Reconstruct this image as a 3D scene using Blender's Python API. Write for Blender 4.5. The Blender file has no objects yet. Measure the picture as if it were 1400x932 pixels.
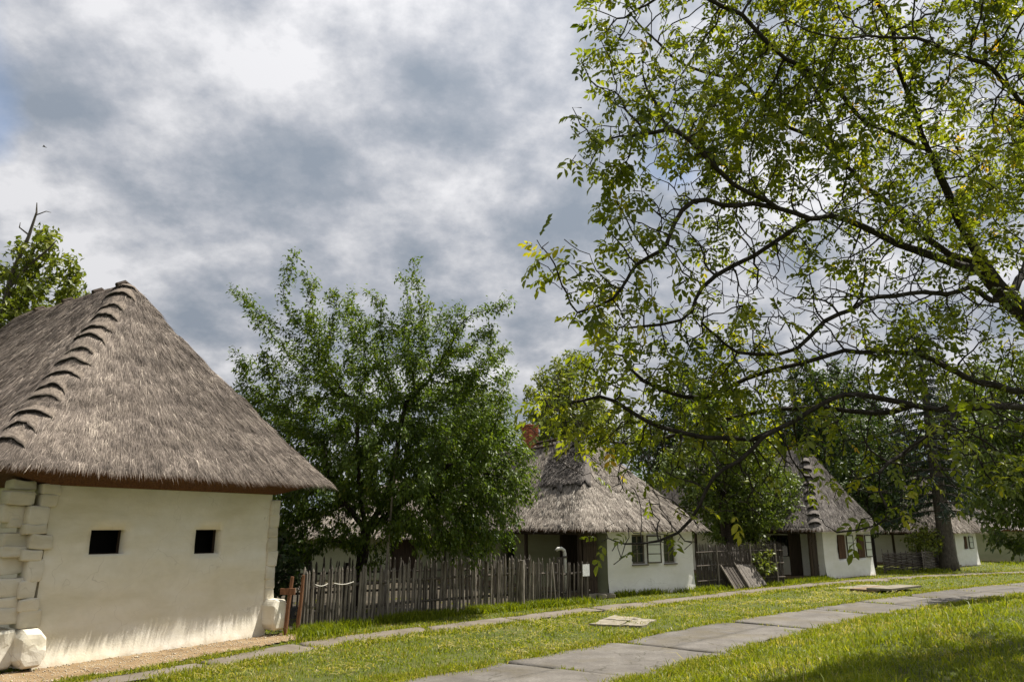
import bpy, math, random
import numpy as np
from mathutils import Vector, Matrix

rng = np.random.default_rng(7)
random.seed(7)
sc = bpy.context.scene
COL = sc.collection
R = math.radians

# ------------------------------------------------------------------ camera
CAM_H = 2.1
cam = bpy.data.objects.new('camera', bpy.data.cameras.new('camera'))
COL.objects.link(cam)
cam.location = (0, 0, CAM_H)
cam.rotation_euler = (R(90 + 14.1), 0, 0)
cam.data.sensor_width = 36
cam.data.lens = 26.0
cam.data.clip_end = 2000
sc.camera = cam

# ------------------------------------------------------------------ light
SUN_EL = 62.0
SUN_H = (0.885, 0.465)                       # horizontal direction towards the sun
az = math.atan2(SUN_H[1], SUN_H[0])
sv = Vector((math.cos(az) * math.cos(R(SUN_EL)), math.sin(az) * math.cos(R(SUN_EL)), math.sin(R(SUN_EL))))
sl = bpy.data.lights.new('sun', 'SUN')
sl.energy = 5.0
sl.angle = R(0.6)
sl.color = (1.0, 0.95, 0.86)
sun = bpy.data.objects.new('sun', sl)
COL.objects.link(sun)
sun.rotation_euler = sv.to_track_quat('Z', 'Y').to_euler()
sun.location = (20, 10, 40)

w = bpy.data.worlds.new('World')
sc.world = w
w.use_nodes = True
nt = w.node_tree
nt.nodes.clear()


def N(t, typ, **kw):
    n = t.nodes.new(typ)
    for k, v in kw.items():
        if k.startswith('i_'):
            key = k[2:]
            key = int(key) if key.isdigit() else key.replace('_', ' ')
            n.inputs[key].default_value = v
        else:
            setattr(n, k, v)
    return n


def math_(t, op, a, b=None, clamp=False):
    n = t.nodes.new('ShaderNodeMath')
    n.operation = op
    n.use_clamp = clamp
    for i, x in enumerate((a, b)):
        if x is None:
            continue
        if isinstance(x, (int, float)):
            n.inputs[i].default_value = x
        else:
            t.links.new(x, n.inputs[i])
    return n.outputs[0]


def ramp(t, fac, stops, interp='LINEAR'):
    n = t.nodes.new('ShaderNodeValToRGB')
    cr = n.color_ramp
    cr.interpolation = interp
    while len(cr.elements) < len(stops):
        cr.elements.new(0.5)
    for e, (p, c) in zip(cr.elements, stops):
        e.position = p
        e.color = tuple(c) + (1,) if len(c) == 3 else c
    t.links.new(fac, n.inputs[0])
    return n.outputs[0]


def mixc(t, fac, a, b, mode='MIX'):
    n = t.nodes.new('ShaderNodeMix')
    n.data_type = 'RGBA'
    n.blend_type = mode
    for i, x in ((0, fac), (6, a), (7, b)):
        if isinstance(x, (int, float)):
            n.inputs[i].default_value = x
        elif isinstance(x, tuple):
            n.inputs[i].default_value = x + (1,) if len(x) == 3 else x
        else:
            t.links.new(x, n.inputs[i])
    return n.outputs[2]


def noise_(t, vec, scale, detail=4, rough=0.55, dist=0.0):
    n = N(t, 'ShaderNodeTexNoise')
    n.inputs['Scale'].default_value = scale
    n.inputs['Detail'].default_value = detail
    n.inputs['Roughness'].default_value = rough
    n.inputs['Distortion'].default_value = dist
    if vec is not None:
        t.links.new(vec, n.inputs['Vector'])
    return n.outputs[0]


sky = N(nt, 'ShaderNodeTexSky', sky_type='NISHITA', sun_disc=False)
sky.sun_elevation = R(SUN_EL)
sky.sun_rotation = math.pi / 2 - az
tc = N(nt, 'ShaderNodeTexCoord')
sep = N(nt, 'ShaderNodeSeparateXYZ')
nt.links.new(tc.outputs['Generated'], sep.inputs[0])
zz = math_(nt, 'MAXIMUM', sep.outputs[2], 0.0)
den = math_(nt, 'ADD', zz, 0.42)
cx = math_(nt, 'DIVIDE', sep.outputs[0], den)
cy = math_(nt, 'DIVIDE', sep.outputs[1], den)
comb = N(nt, 'ShaderNodeCombineXYZ')
nt.links.new(cx, comb.inputs[0])
nt.links.new(cy, comb.inputs[1])
comb.inputs[2].default_value = 3.7
big = noise_(nt, comb.outputs[0], 3.2, 3, 0.5, 0.0)
med = noise_(nt, comb.outputs[0], 6.6, 7, 0.55, 0.0)
fine = noise_(nt, comb.outputs[0], 16, 7, 0.62, 0.0)
warp = N(nt, 'ShaderNodeTexNoise')
warp.inputs['Scale'].default_value = 5.0
warp.inputs['Detail'].default_value = 6
warp.inputs['Roughness'].default_value = 0.6
nt.links.new(comb.outputs[0], warp.inputs['Vector'])
wsc = N(nt, 'ShaderNodeVectorMath', operation='SCALE')
nt.links.new(warp.outputs['Color'], wsc.inputs[0])
wsc.inputs['Scale'].default_value = 0.22
wad = N(nt, 'ShaderNodeVectorMath', operation='ADD')
nt.links.new(comb.outputs[0], wad.inputs[0])
nt.links.new(wsc.outputs[0], wad.inputs[1])
cell_ = N(nt, 'ShaderNodeTexVoronoi', feature='SMOOTH_F1')
cell_.inputs['Scale'].default_value = 6.4
cell_.inputs['Smoothness'].default_value = 0.6
nt.links.new(wad.outputs[0], cell_.inputs['Vector'])
cterm = math_(nt, 'MULTIPLY', math_(nt, 'SUBTRACT', cell_.outputs['Distance'], 0.42), 0.16)
patt = math_(nt, 'ADD', cterm, math_(nt, 'ADD', math_(nt, 'MULTIPLY', big, 0.30),
             math_(nt, 'ADD', math_(nt, 'MULTIPLY', med, 0.46), math_(nt, 'MULTIPLY', fine, 0.26))))
ccol = ramp(nt, patt, [(0.385, (1.78, 2.05, 2.45)), (0.45, (2.2, 2.42, 2.78)), (0.505, (2.8, 2.95, 3.28)),
                       (0.56, (3.6, 3.68, 3.92)), (0.64, (4.9, 4.9, 5.05))])
# overcast luminance rises towards the zenith, and clouds glow towards the sun
lum = math_(nt, 'ADD', 0.86, math_(nt, 'MULTIPLY', zz, 0.30))
dotn = N(nt, 'ShaderNodeVectorMath', operation='DOT_PRODUCT')
nt.links.new(tc.outputs['Generated'], dotn.inputs[0])
dotn.inputs[1].default_value = sv
glow = math_(nt, 'POWER', math_(nt, 'MAXIMUM', dotn.outputs['Value'], 0.0), 3.0)
lum = math_(nt, 'MULTIPLY', lum, math_(nt, 'ADD', 1.0, math_(nt, 'MULTIPLY', glow, 0.45)))
lumc = N(nt, 'ShaderNodeCombineColor')
for i in range(3):
    nt.links.new(lum, lumc.inputs[i])
ccol = mixc(nt, 1.0, ccol, lumc.outputs[0], 'MULTIPLY')
gap = noise_(nt, comb.outputs[0], 1.9, 4, 0.55, 0.1)
mask = ramp(nt, gap, [(0.29, (0.45, 0.45, 0.45)), (0.36, (1, 1, 1))])
scol = mixc(nt, mask, sky.outputs[0], ccol)
bg = N(nt, 'ShaderNodeBackground')
bg.inputs['Strength'].default_value = 0.1
nt.links.new(scol, bg.inputs['Color'])
wo = N(nt, 'ShaderNodeOutputWorld')
nt.links.new(bg.outputs[0], wo.inputs[0])

vs = sc.view_settings
vs.view_transform = 'Standard'
vs.look = 'None'
vs.exposure = 0.72
vs.gamma = 1.0
vs.use_curve_mapping = False
sc.cycles.max_bounces = 8
sc.cycles.transparent_max_bounces = 8


# ------------------------------------------------------------------ helpers
def vnoise(p, seed=0):
    p = np.asarray(p, float)
    i = np.floor(p).astype(np.int64)
    f = p - i
    f = f * f * (3 - 2 * f)
    out = 0
    for dx in (0, 1):
        for dy in (0, 1):
            for dz in (0, 1):
                h = ((i[..., 0] + dx) * 73856093) ^ ((i[..., 1] + dy) * 19349663) ^ ((i[..., 2] + dz) * 83492791) ^ (seed * 2654435)
                h = (h ^ (h >> 13)) * 1274126177
                h = (h ^ (h >> 16)) & 0xFFFFFF
                val = h / float(0xFFFFFF)
                wgt = (f[..., 0] if dx else 1 - f[..., 0]) * (f[..., 1] if dy else 1 - f[..., 1]) * (f[..., 2] if dz else 1 - f[..., 2])
                out = out + val * wgt
    return out * 2 - 1


def fbm(p, seed=0, octv=3):
    p = np.asarray(p, float)
    a, s, t = 1.0, 0.0, 0.0
    for o in range(octv):
        s = s + a * vnoise(p * (2 ** o), seed + o * 17)
        t += a
        a *= 0.5
    return s / t


def norm(a):
    return a / np.maximum(np.linalg.norm(a, axis=-1, keepdims=True), 1e-9)


def make_mesh(name, V, faces, midx=None, attrs=None, smooth=False):
    """faces: list of arrays, each (n,k)."""
    me = bpy.data.meshes.new(name)
    V = np.ascontiguousarray(V, np.float32).reshape(-1, 3)
    if not isinstance(faces, list):
        faces = [faces]
    faces = [np.asarray(f, np.int32) for f in faces if len(f)]
    me.vertices.add(len(V))
    me.vertices.foreach_set('co', V.ravel())
    nl = sum(f.size for f in faces)
    npoly = sum(len(f) for f in faces)
    me.loops.add(nl)
    me.loops.foreach_set('vertex_index', np.concatenate([f.ravel() for f in faces]))
    me.polygons.add(npoly)
    st, o = [], 0
    for f in faces:
        st.append(o + np.arange(len(f), dtype=np.int32) * f.shape[1])
        o += f.size
    me.polygons.foreach_set('loop_start', np.concatenate(st))
    if midx is not None:
        me.polygons.foreach_set('material_index', np.asarray(midx, np.int32))
    if smooth:
        me.polygons.foreach_set('use_smooth', np.ones(npoly, bool))
    me.update(calc_edges=True)
    if attrs:
        for k, v in attrs.items():
            a = me.attributes.new(k, 'FLOAT', 'POINT')
            a.data.foreach_set('value', np.ascontiguousarray(v, np.float32))
    return me


def obj(name, me, mats=None, parent=None, loc=None, rot=None, kind=None):
    o = bpy.data.objects.new(name, me)
    COL.objects.link(o)
    if mats is not None:
        if not isinstance(mats, (list, tuple)):
            mats = [mats]
        if len(me.materials) == 0:
            for m in mats:
                me.materials.append(m)
    if parent is not None:
        o.parent = parent
    if loc is not None:
        o.location = loc
    if rot is not None:
        o.rotation_euler = rot
    if kind:
        o['kind'] = kind
    return o


def tag(o, label, cat, group=None):
    o['label'] = label
    o['category'] = cat
    if group:
        o['group'] = group
    return o


def thing(name, label, cat, loc=(0, 0, 0), rz=0.0, group=None):
    o = bpy.data.objects.new(name, None)
    COL.objects.link(o)
    o.location = loc
    o.rotation_euler = (0, 0, rz)
    o.empty_display_size = 0.2
    return tag(o, label, cat, group)


class MB:
    """collects simple solids into one mesh"""
    def __init__(s):
        s.v, s.f, s.m = [], [], []

    def add(s, V, F, m=0):
        b = len(s.v)
        s.v += [tuple(x) for x in V]
        for f in F:
            s.f.append([b + i for i in f])
            s.m.append(m)

    def box(s, a, b, m=0, mat=None, taper=None):
        x0, y0, z0 = a
        x1, y1, z1 = b
        V = [Vector(p) for p in ((x0, y0, z0), (x1, y0, z0), (x1, y1, z0), (x0, y1, z0), (x0, y0, z1), (x1, y0, z1), (x1, y1, z1), (x0, y1, z1))]
        if mat is not None:
            V = [mat @ p for p in V]
        s.add(V, [(0, 3, 2, 1), (4, 5, 6, 7), (0, 1, 5, 4), (1, 2, 6, 5), (2, 3, 7, 6), (3, 0, 4, 7)], m)

    def tube(s, pts, rad, k=6, m=0, cap=True):
        pts = [Vector(p) for p in pts]
        if not isinstance(rad, (list, tuple)):
            rad = [rad] * len(pts)
        V, F = [], []
        for i, p in enumerate(pts):
            d = (pts[min(i + 1, len(pts) - 1)] - pts[max(i - 1, 0)]).normalized()
            ref = Vector((0.31, 0.17, 0.93)) if abs(d.z) < 0.9 else Vector((1, 0.1, 0))
            a = d.cross(ref).normalized()
            b = d.cross(a)
            for j in range(k):
                t = 2 * math.pi * j / k
                V.append(p + (a * math.cos(t) + b * math.sin(t)) * rad[i])
        for i in range(len(pts) - 1):
            for j in range(k):
                F.append((i * k + j, i * k + (j + 1) % k, (i + 1) * k + (j + 1) % k, (i + 1) * k + j))
        if cap:
            F.append(tuple(range(k))[::-1])
            F.append(tuple((len(pts) - 1) * k + j for j in range(k)))
        s.add(V, F, m)

    def mesh(s, name, smooth=False):
        me = bpy.data.meshes.new(name)
        me.from_pydata(s.v, [], s.f)
        me.polygons.foreach_set('material_index', s.m)
        if smooth:
            me.polygons.foreach_set('use_smooth', [True] * len(s.f))
        me.update()
        return me

    def build(s, name, mats, parent=None, smooth=False, **kw):
        return obj(name, s.mesh(name, smooth), mats, parent, **kw)


# ------------------------------------------------------------------ materials
def newmat(name):
    m = bpy.data.materials.new(name)
    m.use_nodes = True
    t = m.node_tree
    b = t.nodes['Principled BSDF']
    b.inputs['Specular IOR Level'].default_value = 0.25
    b.inputs['Roughness'].default_value = 0.85
    return m, t, b


def bump(t, b, h, strength=0.4, dist=0.02):
    n = N(t, 'ShaderNodeBump')
    n.inputs['Strength'].default_value = strength
    n.inputs['Distance'].default_value = dist
    t.links.new(h, n.inputs['Height'])
    t.links.new(n.outputs[0], b.inputs['Normal'])


def objco(t, scale=(1, 1, 1)):
    c = N(t, 'ShaderNodeTexCoord')
    mp = N(t, 'ShaderNodeMapping')
    mp.inputs['Scale'].default_value = scale
    t.links.new(c.outputs['Object'], mp.inputs[0])
    return mp.outputs[0]


def geoco(t, scale=(1, 1, 1)):
    c = N(t, 'ShaderNodeNewGeometry')
    mp = N(t, 'ShaderNodeMapping')
    mp.inputs['Scale'].default_value = scale
    t.links.new(c.outputs['Position'], mp.inputs[0])
    return mp.outputs[0]


def simple(name, stops, scale=4.0, stretch=(1, 1, 1), rough=0.85, bmp=0.3, bscale=None, dist=0.01, detail=6, spec=0.25, perobj=0.0):
    m, t, b = newmat(name)
    co = objco(t, stretch)
    n = noise_(t, co, scale, detail, 0.6)
    c = ramp(t, n, stops)
    if perobj:
        oi = N(t, 'ShaderNodeObjectInfo')
        k = math_(t, 'ADD', 1 - perobj / 2, math_(t, 'MULTIPLY', oi.outputs['Random'], perobj))
        cc = N(t, 'ShaderNodeCombineColor')
        for i in range(3):
            t.links.new(k, cc.inputs[i])
        c = mixc(t, 1.0, c, cc.outputs[0], 'MULTIPLY')
    t.links.new(c, b.inputs['Base Color'])
    b.inputs['Roughness'].default_value = rough
    b.inputs['Specular IOR Level'].default_value = spec
    if bmp:
        bump(t, b, noise_(t, co, bscale or scale * 4, 6, 0.6), bmp, dist)
    return m


def plaster(name, c0, c1, c2, seed=0.0):
    m, t, b = newmat(name)
    co = geoco(t)
    mp = N(t, 'ShaderNodeMapping')
    mp.inputs['Location'].default_value = (seed, seed * 0.7, seed * 1.3)
    mp.inputs['Scale'].default_value = (0.5, 0.5, 1.6)
    t.links.new(co, mp.inputs[0])
    n1 = noise_(t, mp.outputs[0], 0.9, 5, 0.6)
    n2 = noise_(t, co, 5.0, 6, 0.65)
    n3 = noise_(t, co, 30.0, 5, 0.6)
    c = ramp(t, n1, [(0.3, c2), (0.48, c1), (0.66, c0)])
    c = mixc(t, ramp(t, n2, [(0.35, (0.30, 0.30, 0.30)), (0.6, (0, 0, 0))]), c, tuple(x * 0.83 for x in c1))
    # hairline cracks and flaked patches
    vor = N(t, 'ShaderNodeTexVoronoi', feature='DISTANCE_TO_EDGE')
    vor.inputs['Scale'].default_value = 1.3
    wv = N(t, 'ShaderNodeVectorMath', operation='ADD')
    t.links.new(co, wv.inputs[0])
    sc_ = N(t, 'ShaderNodeVectorMath', operation='SCALE')
    nn = N(t, 'ShaderNodeTexNoise')
    nn.inputs['Scale'].default_value = 3.0
    t.links.new(co, nn.inputs['Vector'])
    t.links.new(nn.outputs['Color'], sc_.inputs[0])
    sc_.inputs['Scale'].default_value = 0.5
    t.links.new(sc_.outputs[0], wv.inputs[1])
    t.links.new(wv.outputs[0], vor.inputs['Vector'])
    crack = ramp(t, vor.outputs['Distance'], [(0.0, (0.45, 0.45, 0.45)), (0.008, (0, 0, 0))])
    cm = math_(t, 'MULTIPLY', crack, ramp(t, n1, [(0.45, (0, 0, 0)), (0.6, (1, 1, 1))]))
    c = mixc(t, cm, c, (0.25, 0.2, 0.14))
    # earth splashed up by rain along the foot of the wall
    sp = N(t, 'ShaderNodeSeparateXYZ')
    t.links.new(geoco(t), sp.inputs[0])
    hh = math_(t, 'ADD', sp.outputs[2], math_(t, 'MULTIPLY', math_(t, 'SUBTRACT', n2, 0.5), 0.35))
    spl = ramp(t, hh, [(0.0, (0.5, 0.5, 0.5)), (0.09, (0.10, 0.10, 0.10)), (0.3, (0, 0, 0))])
    c = mixc(t, spl, c, (0.45, 0.33, 0.2))
    t.links.new(c, b.inputs['Base Color'])
    b.inputs['Roughness'].default_value = 0.93
    b.inputs['Specular IOR Level'].default_value = 0.15
    h = math_(t, 'ADD', math_(t, 'MULTIPLY', n2, 0.7), math_(t, 'MULTIPLY', n3, 0.3))
    bump(t, b, h, 0.5, 0.02)
    return m


M = {}
M['plaster1'] = plaster('limewash_cream', (0.76, 0.725, 0.645), (0.70, 0.65, 0.53), (0.56, 0.505, 0.355), 0.0)
M['plasterlog'] = plaster('limewash_dirty', (0.70, 0.66, 0.575), (0.60, 0.55, 0.44), (0.40, 0.35, 0.24), 2.0)
M['plaster2'] = plaster('limewash_white', (0.83, 0.82, 0.79), (0.80, 0.78, 0.74), (0.72, 0.70, 0.63), 4.0)
M['plaster_shade'] = plaster('limewash_olive_shade', (0.36, 0.37, 0.25), (0.32, 0.33, 0.21), (0.26, 0.27, 0.16), 9.0)  # olive limewash, darkened so the colour carries the shade on these walls


def attr_(t, name):
    n = N(t, 'ShaderNodeAttribute')
    n.attribute_name = name
    return n.outputs['Fac']


def straw(name, stops, rough=0.8):
    m, t, b = newmat(name)
    a = attr_(t, 'tint')
    big_ = noise_(t, geoco(t), 0.8, 4, 0.6)
    f = math_(t, 'ADD', a, math_(t, 'MULTIPLY', math_(t, 'SUBTRACT', big_, 0.5), 0.45), clamp=True)
    t.links.new(ramp(t, f, stops), b.inputs['Base Color'])
    b.inputs['Roughness'].default_value = rough
    b.inputs['Specular IOR Level'].default_value = 0.3
    return m


M['straw1'] = straw('weathered_reed', [(0.0, (0.04, 0.031, 0.024)), (0.4, (0.142, 0.113, 0.092)), (0.75, (0.26, 0.213, 0.175)), (1.0, (0.47, 0.40, 0.325))])
M['straw2'] = straw('bleached_reed', [(0.0, (0.075, 0.062, 0.05)), (0.4, (0.22, 0.185, 0.15)), (0.75, (0.36, 0.315, 0.265)), (1.0, (0.52, 0.47, 0.40))])
M['straw3'] = straw('grey_reed', [(0.0, (0.05, 0.042, 0.036)), (0.4, (0.15, 0.13, 0.115)), (0.75, (0.235, 0.207, 0.185)), (1.0, (0.34, 0.31, 0.27))])


def thatch_base(name, c0, c1):
    m, t, b = newmat(name)
    n = noise_(t, geoco(t, (1, 1, 0.35)), 28, 6, 0.7)
    t.links.new(ramp(t, n, [(0.3, c0), (0.7, c1)]), b.inputs['Base Color'])
    bump(t, b, n, 0.9, 0.03)
    return m


M['thatch1'] = thatch_base('thatch_weathered', (0.05, 0.04, 0.033), (0.19, 0.155, 0.13))
M['thatch2'] = thatch_base('thatch_bleached', (0.07, 0.057, 0.047), (0.27, 0.23, 0.19))
M['thatch3'] = thatch_base('thatch_grey', (0.06, 0.05, 0.045), (0.19, 0.165, 0.145))
M['bundle'] = thatch_base('bundle_reed', (0.075, 0.058, 0.045), (0.30, 0.245, 0.195))
M['soffit'] = simple('reed_cut_ends', [(0.3, (0.05, 0.022, 0.011)), (0.7, (0.19, 0.085, 0.038))], 40, (1, 1, 0.3), bmp=0.8, dist=0.03)
M['step_end'] = simple('reed_bundle_end', [(0.3, (0.012, 0.010, 0.009)), (0.7, (0.045, 0.036, 0.03))], 60, bmp=0.8, dist=0.02)  # dark cut ends, with the shadow under each step put into the colour
M['picket'] = simple('weathered_picket', [(0.25, (0.07, 0.058, 0.046)), (0.5, (0.175, 0.152, 0.125)), (0.75, (0.33, 0.295, 0.25))], 9, (3, 3, 0.5), bmp=0.5, perobj=0.8)
M['picket_dark'] = simple('dark_picket', [(0.3, (0.045, 0.037, 0.03)), (0.7, (0.13, 0.11, 0.09))], 9, (3, 3, 0.5), bmp=0.5, perobj=0.5)
M['fresh'] = simple('fresh_stake_wood', [(0.3, (0.11, 0.048, 0.024)), (0.7, (0.27, 0.135, 0.07))], 7, (3, 3, 0.5), bmp=0.4)
M['darkwood'] = simple('dark_stained_wood', [(0.3, (0.022, 0.015, 0.010)), (0.7, (0.075, 0.052, 0.036))], 5, (4, 4, 0.4), bmp=0.5, perobj=0.5)
M['brownwood'] = simple('brown_shutter_wood', [(0.3, (0.05, 0.026, 0.015)), (0.7, (0.115, 0.063, 0.038))], 5, (4, 4, 0.4), bmp=0.4, perobj=0.3)
M['greywood'] = simple('grey_board', [(0.25, (0.09, 0.078, 0.066)), (0.75, (0.30, 0.265, 0.23))], 5, (5, 5, 0.4), bmp=0.5, perobj=0.6)
M['framewood'] = simple('window_frame_wood', [(0.3, (0.10, 0.085, 0.065)), (0.7, (0.20, 0.175, 0.14))], 8, (4, 4, 0.6), bmp=0.3)
M['concrete'] = None
M['iron'] = simple('white_painted_pipe', [(0.3, (0.60, 0.58, 0.52)), (0.7, (0.78, 0.76, 0.70))], 14, rough=0.5, bmp=0.2)
M['rope'] = simple('pale_rope', [(0.3, (0.5, 0.47, 0.4)), (0.7, (0.7, 0.66, 0.58))], 30, bmp=0.4)
M['brick'] = simple('red_brick', [(0.3, (0.30, 0.085, 0.045)), (0.7, (0.46, 0.17, 0.09))], 8, bmp=0.5, perobj=0.5)
M['mortar'] = simple('lime_mortar', [(0.3, (0.30, 0.27, 0.22)), (0.7, (0.42, 0.38, 0.32))], 12)
M['stone'] = simple('pale_stone', [(0.3, (0.15, 0.13, 0.092)), (0.7, (0.30, 0.265, 0.205))], 5, bmp=0.5, perobj=0.3)
M['pebble'] = simple('sandstone_pebble', [(0.3, (0.30, 0.24, 0.16)), (0.7, (0.52, 0.45, 0.34))], 6, bmp=0.2)
M['earth'] = simple('bare_earth', [(0.3, (0.13, 0.085, 0.05)), (0.7, (0.25, 0.18, 0.11))], 3, bmp=0.6)
M['yard'] = simple('shade_dark_soil', [(0.3, (0.03, 0.024, 0.015)), (0.7, (0.07, 0.056, 0.034))], 1.5, bmp=0.6)  # soil with the tree shade of the yard put into its dark colour
M['birdblack'] = simple('dark_feathers', [(0.3, (0.02, 0.02, 0.02)), (0.7, (0.05, 0.05, 0.05))], 8)

m, t, b = newmat('window_glass')
b.inputs['Base Color'].default_value = (0.022, 0.026, 0.025, 1)
b.inputs['Roughness'].default_value = 0.06
b.inputs['Specular IOR Level'].default_value = 0.5
bump(t, b, noise_(t, objco(t), 3.0, 2), 0.12, 0.02)
M['glass'] = m
m, t, b = newmat('sky_painted_glass')
b.inputs['Base Color'].default_value = (0.62, 0.64, 0.60, 1)  # sky reflection painted into the pale base colour of the panes
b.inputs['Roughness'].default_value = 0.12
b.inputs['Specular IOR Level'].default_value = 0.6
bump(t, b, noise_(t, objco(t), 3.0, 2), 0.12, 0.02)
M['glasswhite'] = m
M['dark'] = simple('painted_room_dark', [(0.3, (0.010, 0.009, 0.008)), (0.7, (0.02, 0.018, 0.015))], 3, bmp=0)  # darkness of an unlit interior put into a near-black colour

m, t, b = newmat('concrete_slab')
co = geoco(t)
oi = N(t, 'ShaderNodeObjectInfo')
n1 = noise_(t, co, 1.4, 6, 0.65)
n2 = noise_(t, co, 22, 6, 0.7)
c = ramp(t, n1, [(0.28, (0.085, 0.075, 0.063)), (0.5, (0.14, 0.125, 0.108)), (0.72, (0.20, 0.183, 0.16))])
c = mixc(t, ramp(t, n2, [(0.4, (0.5, 0.5, 0.5)), (0.62, (0, 0, 0))]), c, (0.085, 0.077, 0.068))
vor = N(t, 'ShaderNodeTexVoronoi', feature='DISTANCE_TO_EDGE')
vor.inputs['Scale'].default_value = 0.55
nn = N(t, 'ShaderNodeTexNoise')
nn.inputs['Scale'].default_value = 2.2
nn.inputs['Detail'].default_value = 5
t.links.new(co, nn.inputs['Vector'])
wv = N(t, 'ShaderNodeVectorMath', operation='ADD')
t.links.new(co, wv.inputs[0])
t.links.new(nn.outputs['Color'], wv.inputs[1])
t.links.new(wv.outputs[0], vor.inputs['Vector'])
c = mixc(t, ramp(t, vor.outputs['Distance'], [(0.0, (0.85, 0.85, 0.85)), (0.012, (0, 0, 0))]), c, (0.05, 0.045, 0.03))
n4 = noise_(t, co, 0.8, 5, 0.65, 0.4)
c = mixc(t, ramp(t, n4, [(0.5, (0, 0, 0)), (0.66, (0.65, 0.65, 0.65))]), c, (0.12, 0.10, 0.062))
k = math_(t, 'ADD', 0.84, math_(t, 'MULTIPLY', oi.outputs['Random'], 0.32))
cc = N(t, 'ShaderNodeCombineColor')
for i in range(3):
    t.links.new(k, cc.inputs[i])
c = mixc(t, 1.0, c, cc.outputs[0], 'MULTIPLY')
t.links.new(c, b.inputs['Base Color'])
bump(t, b, math_(t, 'ADD', n2, math_(t, 'MULTIPLY', n1, 1.5)), 0.6, 0.012)
M['concrete'] = m

m, t, b = newmat('dusty_walk')
co = geoco(t)
n1 = noise_(t, co, 1.7, 6, 0.65)
n2 = noise_(t, co, 26, 6, 0.7)
c = ramp(t, n1, [(0.3, (0.11, 0.088, 0.064)), (0.52, (0.165, 0.138, 0.11)), (0.72, (0.22, 0.19, 0.155))])
c = mixc(t, ramp(t, n2, [(0.4, (0.4, 0.4, 0.4)), (0.62, (0, 0, 0))]), c, (0.15, 0.13, 0.10))
t.links.new(c, b.inputs['Base Color'])
bump(t, b, math_(t, 'ADD', n2, n1), 0.6, 0.012)
M['walk'] = m

m, t, b = newmat('sandy_gravel')
co = geoco(t)
n1 = noise_(t, co, 2.2, 5, 0.6)
n2 = noise_(t, co, 45, 5, 0.7)
c = ramp(t, n1, [(0.3, (0.17, 0.11, 0.055)), (0.5, (0.27, 0.185, 0.095)), (0.7, (0.37, 0.28, 0.165))])
c = mixc(t, ramp(t, n2, [(0.38, (0.55, 0.55, 0.55)), (0.6, (0, 0, 0))]), c, (0.17, 0.11, 0.06))
t.links.new(c, b.inputs['Base Color'])
bump(t, b, n2, 0.8, 0.02)
M['gravel'] = m

m, t, b = newmat('meadow_ground')
co = geoco(t)
n1 = noise_(t, co, 0.55, 6, 0.6)
n2 = noise_(t, co, 6, 6, 0.65)
n3 = noise_(t, co, 60, 4, 0.7)
c = ramp(t, n1, [(0.3, (0.075, 0.105, 0.012)), (0.55, (0.115, 0.14, 0.018)), (0.72, (0.17, 0.16, 0.04))])
c = mixc(t, ramp(t, n2, [(0.45, (0, 0, 0)), (0.68, (0.7, 0.7, 0.7))]), c, (0.15, 0.125, 0.055))
c = mixc(t, ramp(t, n3, [(0.35, (0.6, 0.6, 0.6)), (0.6, (0, 0, 0))]), c, (0.03, 0.035, 0.01))
t.links.new(c, b.inputs['Base Color'])
bump(t, b, math_(t, 'ADD', n2, n3), 0.9, 0.04)
M['ground'] = m


def leafmat(name, stops, trans=0.4, rough=0.42, tcol=(1.25, 1.3, 0.55), spec=0.45):
    m, t, b = newmat(name)
    a = attr_(t, 'tint')
    c = ramp(t, a, stops)
    t.links.new(c, b.inputs['Base Color'])
    b.inputs['Roughness'].default_value = rough
    b.inputs['Specular IOR Level'].default_value = spec
    tr = N(t, 'ShaderNodeBsdfTranslucent')
    t.links.new(mixc(t, 1.0, c, tcol, 'MULTIPLY'), tr.inputs['Color'])
    mx = N(t, 'ShaderNodeMixShader')
    mx.inputs[0].default_value = trans
    t.links.new(b.outputs[0], mx.inputs[1])
    t.links.new(tr.outputs[0], mx.inputs[2])
    t.links.new(mx.outputs[0], t.nodes['Material Output'].inputs['Surface'])
    return m


M['leaf_cherry'] = leafmat('cherry_leaf', [(0.0, (0.036, 0.064, 0.009)), (0.5, (0.095, 0.145, 0.019)), (0.85, (0.16, 0.215, 0.028)), (1.0, (0.24, 0.25, 0.045))], 0.46, 0.42, (1.3, 1.3, 0.5), 0.35)
M['leaf_walnut'] = leafmat('walnut_leaf', [(0.0, (0.055, 0.082, 0.010)), (0.5, (0.15, 0.19, 0.022)), (0.85, (0.26, 0.28, 0.034)), (0.97, (0.36, 0.32, 0.03)), (1.0, (0.45, 0.30, 0.03))], 0.6, 0.45, (1.5, 1.4, 0.4))
M['leaf_mid'] = leafmat('mid_green_leaf', [(0.0, (0.045, 0.072, 0.012)), (0.5, (0.105, 0.145, 0.021)), (1.0, (0.20, 0.225, 0.04))], 0.36, 0.5)
M['leaf_pale'] = leafmat('pale_green_leaf', [(0.0, (0.07, 0.095, 0.016)), (0.5, (0.16, 0.19, 0.029)), (1.0, (0.28, 0.285, 0.05))], 0.4, 0.5)
M['leaf_dark'] = leafmat('dark_green_leaf', [(0.0, (0.022, 0.042, 0.010)), (0.5, (0.05, 0.082, 0.017)), (1.0, (0.11, 0.145, 0.03))], 0.3, 0.5)
M['needle'] = leafmat('spruce_needles', [(0.0, (0.010, 0.020, 0.010)), (0.5, (0.020, 0.038, 0.016)), (1.0, (0.04, 0.065, 0.024))], 0.12, 0.6)
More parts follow.
